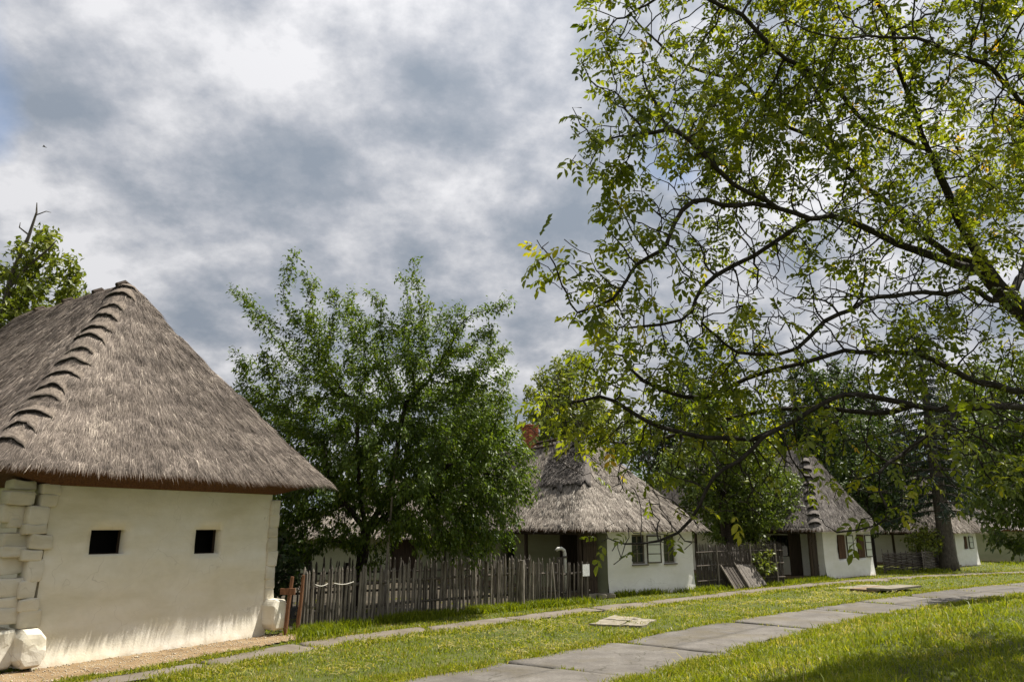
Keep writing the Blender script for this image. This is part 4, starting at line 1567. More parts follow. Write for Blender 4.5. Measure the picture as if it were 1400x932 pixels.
pad('stone_pad', 'cracked pale stone pad set in the grass before the second house',
    [[(1.75, 17.35), (2.35, 17.1), (2.62, 17.75), (2.1, 18.2)], [(2.40, 17.08), (2.78, 16.98), (3.28, 18.05), (3.0, 18.4), (2.68, 17.75)], [(2.13, 18.25), (2.65, 17.82), (2.98, 18.45), (2.45, 18.85)]], -0.05, 0.035, M['stone'])
hp = pad('concrete_hatch', 'raised pale concrete hatch cover beside the wide path', [[(11.75, 25.75), (12.35, 25.35), (14.1, 26.75), (13.5, 27.2)]], 0.09, 0.15, M['stone'])
e = MB()
mat_ = Matrix.Rotation(math.atan2(1.4, 1.75), 4, 'Z')
e.box((0.08, 0.02, -0.05), (2.1, 0.62, 0.088), mat=mat_)
e.build('hatch_wall', M['earth'], hp)
pad('stone_pad', 'flat broken concrete pieces behind the raised hatch cover', [[(11.3, 27.3), (12.3, 26.6), (13.1, 27.4), (12.2, 28.1)], [(12.35, 28.05), (13.2, 27.45), (13.9, 28.1), (13.1, 28.7)]], -0.05, 0.03, M['stone'])
for k, (x, y, lab) in enumerate(((2.75, 23.75, 'small rounded stone at the foot of the plank door'), (3.0, 23.95, 'larger pale stone by the second house corner'))):
    e = block(0, 0, 0.05, 0.28 + 0.1 * k, 0.2, 0.13, 300 + k, 0.4)
    tag(e.build('doorstep_stone', M['stone'], loc=(x, y, 0)), lab, 'stone')


# ------------------------------------------------------------------ trees
def colonize(pos, par, attr, infl, kill, step, iters=140, trop=(0, 0, 0), seed=0, maxch=3):
    r_ = np.random.default_rng(seed)
    pos = [np.asarray(p, float) for p in pos]
    par = list(par)
    P = np.array(pos)
    nch = np.zeros(len(P), int)
    for p in par:
        if p >= 0:
            nch[p] += 1
    A = np.asarray(attr, float)
    d2 = np.full(len(A), 1e9)
    ni = np.zeros(len(A), int)

    def upd(start):
        nonlocal d2, ni
        for c in range(start, len(P), 400):
            D = ((A[:, None] - P[None, c:c + 400]) ** 2).sum(-1)
            j = D.argmin(1)
            dd = D[np.arange(len(A)), j]
            u = dd < d2
            d2 = np.where(u, dd, d2)
            ni = np.where(u, j + c, ni)
    upd(0)
    trop = np.array(trop)
    for it in range(iters):
        alive = d2 > kill ** 2
        A, d2, ni = A[alive], d2[alive], ni[alive]
        act = d2 < infl ** 2
        if not act.any():
            break
        S = np.zeros_like(P)
        v = norm(A[act] - P[ni[act]])
        np.add.at(S, ni[act], v)
        grow = np.unique(ni[act])
        grow = grow[nch[grow] < maxch]
        if len(grow) == 0:
            break
        d = norm(norm(S[grow]) + trop + r_.normal(0, 0.16, (len(grow), 3)))
        new = P[grow] + d * step
        nch[grow] += 1
        b = len(P)
        P = np.concatenate([P, new])
        nch = np.concatenate([nch, np.zeros(len(new), int)])
        par += list(grow)
        upd(b)
    return P, np.array(par)


def radii(P, par, r0, ex, given=None):
    n_ = len(P)
    acc = np.zeros(n_)
    rad = np.zeros(n_)
    nch = np.zeros(n_, int)
    for i in range(n_):
        if par[i] >= 0:
            nch[par[i]] += 1
    order = topo(par)
    for i in order[::-1]:
        rad[i] = max(acc[i], r0 ** ex) ** (1 / ex)
        if given is not None and i < len(given) and given[i] > 0:
            rad[i] = max(rad[i], given[i])
        if par[i] >= 0:
            acc[par[i]] += rad[i] ** ex
    return rad, nch


def topo(par):
    n_ = len(par)
    ch = [[] for _ in range(n_)]
    roots = []
    for i, p in enumerate(par):
        (roots if p < 0 else ch[p]).append(i)
    out, st = [], list(roots)
    while st:
        i = st.pop()
        out.append(i)
        st += ch[i]
    return out


def tubes(P, par, rad, k=5):
    """every edge a tapered tube"""
    n_ = len(P)
    ei = np.where(par >= 0)[0]
    pi = par[ei]
    D = np.zeros_like(P)
    D[ei] = norm(P[ei] - P[pi])
    roots = np.where(par < 0)[0]
    D[roots] = (0, 0, 1)
    main = np.full(n_, -1)
    for i in ei:
        p = par[i]
        if main[p] < 0 or rad[i] > rad[main[p]]:
            main[p] = i
    ismain = main[pi] == ei

    def ring(c, d, r):
        ref = np.array((0.31, 0.17, 0.93))
        a = norm(np.cross(d, ref))
        b = np.cross(d, a)
        th = np.arange(k) * 2 * np.pi / k
        return c[:, None] + (a[:, None] * np.cos(th)[None, :, None] + b[:, None] * np.sin(th)[None, :, None]) * r[:, None, None]
    d0 = np.where(ismain[:, None], norm(D[pi] + D[ei] * 0.6), D[ei])
    r0 = np.where(ismain, rad[pi], np.minimum(rad[ei] * 1.15, rad[pi]))
    dE = D[ei].copy()
    mi = main[ei]
    has = mi >= 0
    dE[has] = norm(D[ei][has] + D[mi[has]] / 0.6 * 0.36)
    d_end = np.where(has[:, None], norm(D[ei] + np.where(has[:, None], D[np.maximum(mi, 0)], 0) * 0.6), D[ei])
    r1 = ring(P[pi], d0, r0)
    r2 = ring(P[ei], d_end, rad[ei])
    V = np.concatenate([r1, r2], 1).reshape(-1, 3)
    E_ = len(ei)
    b = np.arange(E_)[:, None] * 2 * k
    j = np.arange(k)
    jn = (j + 1) % k
    F = np.stack([b + j, b + jn, b + k + jn, b + k + j], -1).reshape(-1, 4)
    return V, F


def leaf_arrays(base, axis, nrm, L, W, curl=0.18, fold=0.22):
    side = norm(np.cross(axis, nrm))
    nn_ = np.cross(side, axis)
    L_, W_ = L[:, None], W[:, None]
    m_ = base + axis * L_ * 0.48 - nn_ * L_ * 0.02
    a = base
    l_ = m_ + side * W_ / 2 + nn_ * W_ * fold
    r = m_ - side * W_ / 2 + nn_ * W_ * fold
    tip = base + axis * L_ - nn_ * L_ * curl
    V = np.stack([a, l_, m_, r, tip], 1)
    F = np.array([(0, 2, 1), (0, 3, 2), (1, 2, 4), (2, 3, 4)])
    return V, F


def round_leaf(base, axis, nrm, L, W, curl=0.2, fold=0.2):
    side = norm(np.cross(axis, nrm))
    nn_ = np.cross(side, axis)
    L_, W_ = L[:, None], W[:, None]
    mid = base + axis * L_ * 0.5 - nn_ * L_ * 0.03

    def pt(u, w_, d):
        return base + axis * L_ * u + side * W_ * w_ + nn_ * (W_ * abs(w_) * fold * 2 - L_ * d)
    V = np.stack([base, pt(0.28, 0.40, 0.01), pt(0.66, 0.46, 0.07), pt(1.0, 0, curl), pt(0.66, -0.46, 0.07), pt(0.28, -0.40, 0.01), mid], 1)
    F = np.array([(0, 6, 1), (1, 6, 2), (2, 6, 3), (3, 6, 4), (4, 6, 5), (5, 6, 0)])
    return V, F


def round_mesh(name, base, axis, nrm, L, W, tint, curl=0.2, fold=0.2):
    V, F = round_leaf(base, axis, nrm, L, W, curl, fold)
    n_ = len(base)
    return make_mesh(name, V.reshape(-1, 3), (np.arange(n_)[:, None, None] * 7 + F[None]).reshape(-1, 3), attrs={'tint': np.repeat(tint, 7)})


def leaf_mesh(name, base, axis, nrm, L, W, tint, curl=0.18, fold=0.22):
    V, F = leaf_arrays(base, axis, nrm, L, W, curl, fold)
    n_ = len(base)
    Fi = (np.arange(n_)[:, None, None] * 5 + F[None]).reshape(-1, 3)
    return make_mesh(name, V.reshape(-1, 3), Fi, attrs={'tint': np.repeat(tint, 5)})


def blob_points(blobs, seed):
    r_ = np.random.default_rng(seed)
    out = []
    for b_ in blobs:
        c = np.array(b_[:3])
        rad = b_[3]
        n_ = b_[4]
        sc_ = np.array(b_[5]) if len(b_) > 5 else np.ones(3)
        v = norm(r_.normal(size=(n_, 3))) * (r_.random(n_) ** (1 / 2.4))[:, None] * rad * sc_
        out.append(c + v)
    return np.concatenate(out)


def grow_leaves(P, par, rad, thr, per, r_, spread=0.05):
    """pick attachment points on thin twigs"""
    ei = np.where((par >= 0) & (rad < thr))[0]
    rep = r_.poisson(per, len(ei)) if np.isscalar(per) else r_.poisson(per[ei])
    ii_ = np.repeat(ei, rep)
    u = r_.random(len(ii_))[:, None]
    base = P[par[ii_]] * (1 - u) + P[ii_] * u + r_.normal(0, spread, (len(ii_), 3))
    d = norm(P[ii_] - P[par[ii_]])
    return base, d, ii_


# ---- cherry tree
ct = thing('cherry_tree', 'dense green cherry tree standing behind the long picket fence', 'tree', (-4.05, 20.7, 0))
ORG = np.array((-4.05, 20.7, 0.0))
cb = [(-3.8, 20.6, 3.2, 2.3, 260), (-2.2, 20.2, 3.6, 2.4, 300), (-5.7, 20.4, 4.0, 2.1, 260), (-3.6, 20.0, 5.6, 2.4, 320), (-1.3, 19.9, 4.6, 1.8, 240),
      (-0.65, 19.7, 3.5, 1.45, 230), (-0.95, 19.6, 2.3, 1.25, 200), (-1.6, 19.8, 2.4, 1.2, 130), (-5.9, 20.0, 5.6, 1.7, 170), (-4.9, 19.6, 7.0, 1.4, 120), (-2.4, 19.4, 7.1, 1.2, 110), (-0.9, 19.5, 6.2, 1.2, 110),
      (-6.0, 20.6, 2.4, 1.5, 150), (-6.6, 20.8, 1.7, 0.9, 60), (-2.2, 19.0, 2.9, 1.4, 140), (-3.5, 18.9, 4.0, 1.3, 120), (-7.0, 19.9, 5.0, 0.8, 50), (-2.6, 21.6, 4.6, 2.0, 160), (-5.0, 22.0, 4.4, 1.8, 120)]
ca_ = blob_points([c_[:4] + (int(c_[4] * 1.5),) for c_ in cb], 3)


def shoot(a, b, n_, sp):
    u = rng.random(n_)[:, None]
    a, b = np.array(a), np.array(b)
    return a + (b - a) * u + rng.normal(0, 1, (n_, 3)) * sp * (1 - 0.6 * u)


ca_ = np.concatenate([ca_, shoot((-2.8, 19.6, 7.4), (-2.66, 19.0, 9.25), 40, 0.28), shoot((-5.2, 19.6, 7.4), (-5.95, 19.0, 9.15), 36, 0.35),
                      shoot((-5.6, 19.8, 6.6), (-7.7, 19.2, 8.5), 40, 0.32), shoot((-1.0, 19.6, 6.9), (0.0, 19.2, 8.2), 36, 0.28), shoot((-6.0, 19.8, 5.6), (-7.7, 19.5, 6.7), 34, 0.3),
                      shoot((-4.4, 19.6, 7.5), (-4.5, 19.2, 8.4), 20, 0.3), shoot((-1.9, 19.6, 7.2), (-1.5, 19.2, 8.0), 20, 0.25), shoot((-5.4, 19.8, 7.3), (-7.2, 19.3, 7.5), 24, 0.25)])
ip = [(-4.05, 20.7, -0.1), (-4.05, 20.7, 0.8), (-4.0, 20.7, 1.5), (-3.95, 20.65, 2.0), (-3.5, 20.5, 2.7), (-3.2, 20.35, 3.5), (-3.1, 20.2, 4.4), (-2.9, 20.0, 5.4),
      (-4.5, 20.6, 2.7), (-5.0, 20.5, 3.5), (-5.2, 20.3, 4.4), (-3.2, 20.3, 2.5), (-2.4, 20.1, 3.1), (-1.7, 20.0, 3.7), (-4.1, 20.5, 2.9), (-4.2, 20.2, 4.0), (-4.2, 20.0, 5.2)]
ipar = [-1, 0, 1, 2, 3, 4, 5, 6, 3, 8, 9, 3, 11, 12, 3, 14, 15]
P_, pr = colonize(ip, ipar, ca_, 1.6, 0.25, 0.18, 190, (0, 0, 0.10), 1)
rd, _ = radii(P_, pr, 0.006, 2.35)
rd = rd * np.interp(rd, [0.006, rd.max()], [1, 0.16 / rd.max()])
V, F = tubes(P_ - ORG, pr, np.maximum(rd, 0.0055), 5)
obj('trunk', make_mesh('trunk', V, F, smooth=True), M['bark_cherry'], ct)
r_ = np.random.default_rng(4)
bs, dv_, ii_ = grow_leaves(P_, pr, rd, 0.022, 23.0, r_, 0.09)
n = len(bs)
out = norm(bs - np.array((-3.6, 20.3, 3.8)))
ax = norm(dv_ * 0.45 + out * 0.35 + r_.normal(0, 0.45, (n, 3)) + np.array((0, 0, -0.62)))
nr = norm(np.cross(ax, norm(np.cross(np.array((0, 0, 1.0)), ax) + r_.normal(0, 0.45, (n, 3)))) + r_.normal(0, 0.25, (n, 3)))
L = r_.uniform(0.085, 0.15, n)
obj('crown', leaf_mesh('crown', bs - ORG, ax, nr, L, L * r_.uniform(0.36, 0.48, n), np.clip(r_.normal(0.45, 0.2, n) + 0.25 * fbm(bs * 1.2, 5, 2), 0, 1)), M['leaf_cherry'], ct, kind='stuff')
print('cherry', len(P_), n)

# ---- walnut tree
LIMBS = [
    [(10.1, 12.46, 0.1), (9.81, 12.07, 1.65), (9.33, 11.64, 2.98), (8.68, 11.26, 4.07), (8.05, 10.96, 4.86), (7.53, 10.72, 5.38), (7.02, 10.41, 5.81)],
    [(7.02, 10.41, 5.81), (6.54, 10.03, 6.5), (5.96, 9.61, 7.34), (5.55, 9.22, 8.09), (5.25, 8.96, 8.72), (4.84, 8.67, 9.44), (4.54, 8.48, 10.22)],
    [(7.02, 10.41, 5.81), (6.04, 10.2, 6.23), (5.54, 10.33, 6.93), (5.07, 10.37, 7.62), (4.83, 10.28, 8.39), (4.51, 10.26, 9.28), (4.39, 10.32, 10.27)],
    [(7.02, 10.41, 5.81), (5.45, 9.76, 5.94), (4.55, 9.3, 6.11), (3.93, 9.02, 6.01), (3.38, 8.78, 6.13), (2.76, 8.55, 6.25), (2.35, 8.36, 6.58), (2.07, 8.2, 6.81), (1.78, 8.13, 6.66), (1.44, 8.14, 6.64)],
    [(3.38, 8.78, 6.13), (2.85, 8.6, 6.04), (2.41, 8.49, 6.05), (2.12, 8.44, 5.85), (1.91, 8.42, 5.51), (1.72, 8.38, 5.28), (1.46, 8.31, 5.12), (1.39, 8.37, 4.9), (1.22, 8.42, 4.7), (0.77, 8.35, 4.56)],
    [(3.93, 9.02, 6.01), (3.49, 9.18, 5.77), (2.91, 9.25, 5.48), (2.52, 9.34, 5.15), (2.37, 9.41, 4.87), (1.92, 9.36, 4.66), (1.54, 9.37, 4.63)],
    [(7.53, 10.72, 5.38), (6.48, 9.92, 5.31), (5.64, 9.53, 5.21), (4.85, 9.27, 5.0), (4.23, 9.12, 4.79), (3.81, 9.09, 4.49), (3.35, 9.15, 4.26), (2.88, 9.15, 4.26), (2.42, 9.06, 4.62)],
    [(8.68, 11.26, 4.07), (7.62, 10.86, 4.02), (6.71, 10.42, 4.11), (6.01, 10.07, 4.27), (5.39, 9.83, 4.41), (4.75, 9.73, 4.42), (4.11, 9.66, 4.28), (3.43, 9.69, 4.14), (2.84, 9.75, 3.9), (2.23, 9.69, 3.74), (1.74, 9.63, 3.98), (1.45, 9.56, 4.26)],
    [(9.33, 11.64, 2.98), (8.7, 11.2, 3.5), (7.76, 10.53, 3.68), (6.78, 9.92, 3.67), (5.79, 9.53, 3.55), (5.01, 9.23, 3.54), (4.55, 9.1, 3.64), (4.05, 8.99, 3.67), (3.61, 8.93, 3.5), (3.21, 8.9, 3.21), (2.87, 8.86, 2.96), (2.5, 8.8, 2.77), (2.28, 8.87, 2.5), (2.15, 8.94, 2.22), (1.76, 9.01, 1.95), (1.29, 9.02, 1.92)],
    [(5.01, 9.23, 3.54), (4.65, 9.54, 3.52), (4.11, 9.83, 3.62), (3.43, 10.12, 3.67), (2.67, 10.37, 3.5), (2.08, 10.52, 3.31), (1.56, 10.55, 3.21), (1.04, 10.52, 3.31), (0.62, 10.59, 3.06)],
    [(3.21, 8.9, 3.21), (2.7, 9.12, 3.15), (2.09, 9.2, 3.25), (1.49, 9.33, 3.54), (1.13, 9.38, 3.74), (0.75, 9.39, 3.69)],
    [(5.79, 9.53, 3.55), (4.72, 8.64, 3.01), (4.14, 8.3, 2.73), (4.05, 8.19, 2.33), (3.88, 8.23, 2.16), (3.48, 8.24, 2.11)],
    [(8.05, 10.96, 4.86), (8.36, 10.5, 6.29), (8.49, 10.02, 7.38), (8.7, 9.7, 8.64), (8.81, 9.43, 9.7)],
    [(8.49, 10.02, 7.38), (6.92, 8.89, 7.76), (6.12, 8.45, 7.88), (5.39, 8.2, 8.03), (4.64, 8.01, 8.0), (3.92, 7.84, 7.84), (3.35, 7.7, 7.99)],
    [(5.96, 9.61, 7.34), (4.94, 9.17, 7.48), (4.11, 8.75, 7.89), (3.36, 8.46, 8.24), (2.75, 8.26, 8.64), (2.16, 8.1, 8.84)],
    [(5.07, 10.37, 7.62), (4.36, 10.42, 8.22), (3.67, 10.28, 8.78), (2.96, 10.14, 8.94), (2.26, 9.94, 9.32), (1.79, 9.72, 9.8)],
    [(7.53, 10.72, 5.38), (8.69, 11.34, 7.01), (9.37, 11.53, 8.73), (9.39, 11.34, 10.33)],
]
LIMB_R = [0.48 * q_ for q_ in [0.26, 0.15, 0.10, 0.125, 0.05, 0.055, 0.085, 0.12, 0.15, 0.06, 0.045, 0.04, 0.12, 0.08, 0.055, 0.055, 0.12]]
LIMB_R[0] = 0.24
WB = [(1.5, 8.19, 8.48, 0.7, 40), (1.38, 8.18, 7.72, 0.6, 30), (1.16, 8.13, 6.68, 0.6, 40), (1.82, 8.29, 6.87, 0.7, 50), (2.57, 8.89, 7.76, 1.0, 90), (3.06, 8.98, 8.62, 1.1, 100), (3.57, 8.83, 9.21, 1.1, 100), (2.32, 8.58, 6.52, 0.7, 60), (1.41, 8.25, 5.77, 0.5, 30), (1.58, 8.36, 5.34, 0.6, 40), (0.52, 8.29, 5.22, 0.35, 25), (0.87, 8.39, 4.8, 0.45, 30), (1.36, 8.84, 4.66, 0.5, 30), (2.47, 9.0, 5.69, 0.9, 70), (3.53, 9.51, 7.34, 1.2, 120), (4.15, 9.28, 8.24, 1.3, 130), (4.58, 8.88, 9.02, 1.3, 130), (5.24, 9.47, 7.9, 1.3, 130), (5.74, 8.7, 8.53, 1.3, 130), (6.43, 8.89, 7.76, 1.3, 120), (6.82, 8.65, 8.72, 1.3, 110), (6.53, 9.96, 7.59, 1.4, 120), (7.73, 10.58, 7.17, 1.3, 100), (4.24, 9.29, 6.99, 1.2, 110), (3.2, 9.14, 5.95, 1.1, 100), (4.45, 9.4, 5.74, 1.2, 110), (5.61, 9.76, 6.33, 1.2, 100), (3.0, 9.37, 5.01, 1.0, 100), (3.86, 9.59, 4.98, 1.1, 110), (4.75, 9.59, 4.98, 1.1, 100), (5.81, 9.93, 4.87, 1.0, 90), (6.94, 10.49, 4.69, 1.0, 70), (2.33, 9.51, 4.45, 0.8, 80), (1.63, 9.44, 4.33, 0.7, 70), (1.23, 9.39, 4.13, 0.5, 40), (1.98, 9.9, 3.73, 0.9, 100), (2.77, 9.93, 3.63, 1.0, 110), (3.56, 9.88, 3.83, 1.0, 110), (4.35, 9.8, 4.11, 1.0, 90), (1.16, 9.73, 3.6, 0.7, 70), (0.68, 9.73, 3.6, 0.6, 50), (0.93, 10.45, 3.2, 0.5, 30), (1.48, 10.07, 3.06, 0.7, 60), (2.12, 9.39, 2.9, 0.7, 70), (2.76, 9.11, 2.79, 0.6, 50), (1.91, 9.03, 2.27, 0.5, 35), (1.31, 9.11, 1.97, 0.35, 18), (3.28, 9.33, 2.72, 0.6, 50), (3.91, 9.22, 3.16, 0.8, 70), (4.44, 8.82, 3.11, 0.7, 60), (4.74, 8.44, 2.99, 0.6, 50), (4.01, 8.29, 2.33, 0.35, 14), (5.4, 8.82, 3.11, 0.7, 60), (6.19, 9.22, 3.16, 0.7, 60), (8.7, 9.7, 8.64, 1.8, 110), (9.67, 10.69, 6.73, 1.8, 110), (10.24, 11.11, 5.08, 1.5, 80), (8.49, 9.22, 10.54, 1.8, 100), (6.23, 8.75, 10.36, 1.6, 110), (4.28, 8.61, 10.1, 1.5, 100), (11.62, 11.32, 8.33, 1.8, 80), (10.01, 12.39, 8.19, 1.8, 80), (2.77, 8.43, 9.58, 1.1, 60)]


def spline(P3, step):
    P3 = np.array(P3, float)
    Q = np.concatenate([[2 * P3[0] - P3[1]], P3, [2 * P3[-1] - P3[-2]]])
    out_ = []
    for i in range(1, len(Q) - 2):
        n_ = max(2, int(np.linalg.norm(Q[i + 1] - Q[i]) / step))
        for u in np.arange(n_) / n_:
            a, b_, c, d_ = Q[i - 1], Q[i], Q[i + 1], Q[i + 2]
            out_.append(0.5 * ((2 * b_) + (-a + c) * u + (2 * a - 5 * b_ + 4 * c - d_) * u ** 2 + (-a + 3 * b_ - 3 * c + d_) * u ** 3))
    out_.append(P3[-1])
    return np.array(out_)


wx, wy = 10.3, 12.6
wz = float(height(np.array([wx]), np.array([wy]))[0])
LIMBS[0] = [(wx, wy, wz - 0.15)] + [(9.95, 12.25, max(1.5, wz + 0.7))] + LIMBS[0][2:]
nodes, npar, ngiv = [], [], []
for li, (lm, lr) in enumerate(zip(LIMBS, LIMB_R)):
    sp_ = spline(lm, 0.22)
    wobble = np.stack([vnoise(sp_ * 2.3, li), vnoise(sp_ * 2.3, li + 50), vnoise(sp_ * 2.3, li + 99)], -1) * 0.085
    sp_[1:] = sp_[1:] + wobble[1:]
    if li == 0:
        prev = -1
        first = 0
    else:
        arr = np.array(nodes)
        prev = int(np.argmin(((arr - sp_[0]) ** 2).sum(1)))
        first = 1
    for q in range(first, len(sp_)):
        u = q / (len(sp_) - 1)
        nodes.append(sp_[q])
        npar.append(prev)
        ngiv.append(lr * (1 - 0.45 * u) if li == 0 else (lr * (1 - u) ** 1.25 + 0.009))
        prev = len(nodes) - 1
wa = blob_points([c_[:4] + (int(c_[4] * (3.6 if c_[2] < 5.2 and c_[0] < 7 else 2.7)),) for c_ in WB], 8)
P_, pr = colonize(nodes, npar, wa, 1.5, 0.165, 0.13, 140, (0, 0, 0.03), 2, 4)
rd, nch = radii(P_, pr, 0.0052, 2.45)
ng = len(ngiv)
rd[:ng] = np.maximum(np.array(ngiv), np.minimum(rd[:ng], 0.03))
rd[ng:] = np.minimum(rd[ng:], 0.03)
wt = thing('walnut_tree', 'spreading walnut tree arching in from the right, sparse yellow-green leaves', 'tree', (wx, wy, wz))
ORG = np.array((wx, wy, wz))
V, F = tubes(P_ - ORG, pr, rd, 6)
obj('trunk', make_mesh('trunk', V, F, smooth=True), M['bark_walnut'], wt)
r_ = np.random.default_rng(14)
# leaves gather towards the twig ends
tipd = np.full(len(P_), 99)
order = topo(pr)
for i in order[::-1]:
    if nch[i] == 0:
        tipd[i] = 0
    if pr[i] >= 0:
        tipd[pr[i]] = min(tipd[pr[i]], tipd[i] + 1)
dens = np.clip(0.9 + 2.4 * fbm(P_ * 0.95, 77, 2), 0.0, 3.2) * np.where((P_[:, 2] < 3.05) & (P_[:, 0] < 2.9), 0.14, np.where((P_[:, 2] < 3.0) & (P_[:, 0] < 4.6), 0.28, np.where(P_[:, 2] < 3.9, 0.75, 1.0)))
dens = np.where((P_[:, 0] < 1.75) & (P_[:, 2] > 4.3), np.maximum(dens, 1.3), dens)
per = np.clip(np.where(tipd <= 1, 1.12, np.where(tipd <= 3, 0.26, 0.02)) * dens, 0, 3)
per = np.where(rd < 0.016, per, 0)
bs, dv_, ii_ = grow_leaves(P_, pr, rd, 0.016, per, r_, 0.012)
n = len(bs)
ax = norm(dv_ * 0.6 + r_.normal(0, 0.55, (n, 3)) + np.array((0, 0, -0.15)))
LR = r_.uniform(0.12, 0.27, n) * np.where(r_.random(n) < 0.25, 0.7, 1.0)


def compound(bs, ax, LR, r_, nl=7):
    """pinnate leaves: returns leaflet arrays"""
    n_ = len(bs)
    up = norm(np.array((0, 0, 1.0)) + r_.normal(0, 0.35, (n_, 3)))
    sd = norm(np.cross(ax, up))
    upn = np.cross(sd, ax)
    B_, A_, Nn, Ln = [], [], [], []
    for q in range(nl):
        if q == nl - 1:
            u, s_ = 1.0, 0.0
        else:
            u = 0.35 + 0.3 * (q // 2) / max(1, (nl - 2) // 2) * 1.7
            s_ = 1 if q % 2 == 0 else -1
        u = min(u, 1.0)
        base = bs + ax * (LR * u)[:, None] - np.array((0, 0, 1.0)) * (LR * 0.35 * u * u)[:, None]
        a = norm(ax * (0.55 if s_ else 1.0) + sd * s_ * 0.85 + np.array((0, 0, -0.35)) + r_.normal(0, 0.16, (n_, 3)))
        nn_ = norm(upn + r_.normal(0, 0.3, (n_, 3)))
        B_.append(base)
        A_.append(a)
        Nn.append(nn_)
        Ln.append(LR * r_.uniform(0.36, 0.52, n_) * (0.8 if q < 2 else 1.0))
    return np.concatenate(B_), np.concatenate(A_), np.concatenate(Nn), np.concatenate(Ln)


tint = np.clip(r_.normal(0.42, 0.2, n) + 0.2 * fbm(bs * 0.9, 15, 2) + np.where((bs[:, 0] > 4.6) & (bs[:, 2] > 6.5) & (r_.random(n) < 0.08), 0.45, 0), 0, 1)
# the leaves that stand nearest are parts of their own
camd = np.linalg.norm(bs - np.array((0, 0, CAM_H)), axis=1)
inview = (np.abs(bs[:, 0]) < 0.68 * bs[:, 1]) & (bs[:, 2] < 8.3)
cand = np.where(inview)[0]
near = cand[np.argsort(camd[cand])[:260]]
isnear = np.zeros(n, bool)
isnear[near] = True
rest = ~isnear
B_, A_, Nn, Ln = compound(bs[rest], ax[rest], LR[rest], r_)
k7 = 7
obj('crown', round_mesh('crown', B_ - ORG, A_, Nn, Ln, Ln * r_.uniform(0.42, 0.54, len(Ln)), np.clip(np.tile(tint[rest], k7) + r_.normal(0, 0.06, len(Ln)), 0, 1), 0.22, 0.2), M['leaf_walnut'], wt, kind='stuff')
protos = []
for q in range(10):
    one = np.zeros((1, 3))
    B_, A_, Nn, Ln = compound(one, np.array([(1.0, 0, -0.1)]), np.array([1.0]), r_)
    me = round_mesh('leaf', B_, A_, Nn, Ln, Ln * 0.5, np.full(len(Ln), [0.2, 0.3, 0.4, 0.45, 0.5, 0.55, 0.6, 0.7, 0.35, 0.9][q]), 0.22, 0.2)
    me.materials.append(M['leaf_walnut'])
    protos.append(me)
for i in near:
    o = bpy.data.objects.new('leaf', protos[int(r_.integers(10))])
    COL.objects.link(o)
    o.parent = wt
    o.location = bs[i] - ORG
    a = Vector(ax[i])
    o.rotation_euler = (r_.normal(0, 0.25), -math.asin(max(-1, min(1, a.z))), math.atan2(a.y, a.x))
    s_ = LR[i] * 1.12
    o.scale = (s_, s_, s_)
print('walnut', len(P_), n)


# ---- other broadleaved trees
def tree_data(seed, blobs, trunk, infl, kill, step, leaf, per, thr=0.03, tipr=0.008, ex=2.3, droop=-0.3, trop=(0, 0, 0.06), rmax=0.2, k=4, wid=0.5):
    r_ = np.random.default_rng(seed)
    at_ = blob_points([c_[:4] + (int(c_[4] * 1.7),) for c_ in blobs], seed)
    P_, pr = colonize(trunk, [i - 1 for i in range(len(trunk))], at_, infl, kill, step, 110, trop, seed)
    rd, nch = radii(P_, pr, tipr, ex)
    rd = rd * np.interp(rd, [tipr, max(rd.max(), tipr * 2)], [1, rmax / rd.max()])
    V, F = tubes(P_, pr, rd, k)
    tm = make_mesh('trunk', V, F, smooth=True)
    bs, dv_, ii_ = grow_leaves(P_, pr, rd, thr, per, r_, step * 0.45)
    n = len(bs)
    ax = norm(dv_ * 0.5 + r_.normal(0, 0.6, (n, 3)) + np.array((0, 0, droop)))
    nr = norm(np.array((0, 0, 1.0)) + r_.normal(0, 0.6, (n, 3)))
    L = r_.uniform(leaf[0], leaf[1], n)
    lm = leaf_mesh('crown', bs, ax, nr, L, L * r_.uniform(wid * 0.8, wid * 1.2, n), np.clip(r_.normal(0.45, 0.2, n) + 0.3 * fbm(bs * 0.8, seed, 2), 0, 1))
    print('tree', seed, len(P_), n)
    return tm, lm


def put_tree(name, label, data, loc, rz=0.0, s=1.0, bark='bark_grey', leaf='leaf_mid', group=None):
    tm, lm = data
    root = thing(name, label, 'tree', loc, rz, group)
    for nm, me, mt, kd in (('trunk', tm, M[bark], None), ('crown', lm, M[leaf], 'stuff')):
        o = bpy.data.objects.new(nm, me)
        COL.objects.link(o)
        if len(me.materials) == 0:
            me.materials.append(mt)
        o.material_slots[0].link = 'OBJECT'
        o.material_slots[0].material = mt
        o.parent = root
        if kd:
            o['kind'] = kd
    root.scale = (s, s, s)
    return root


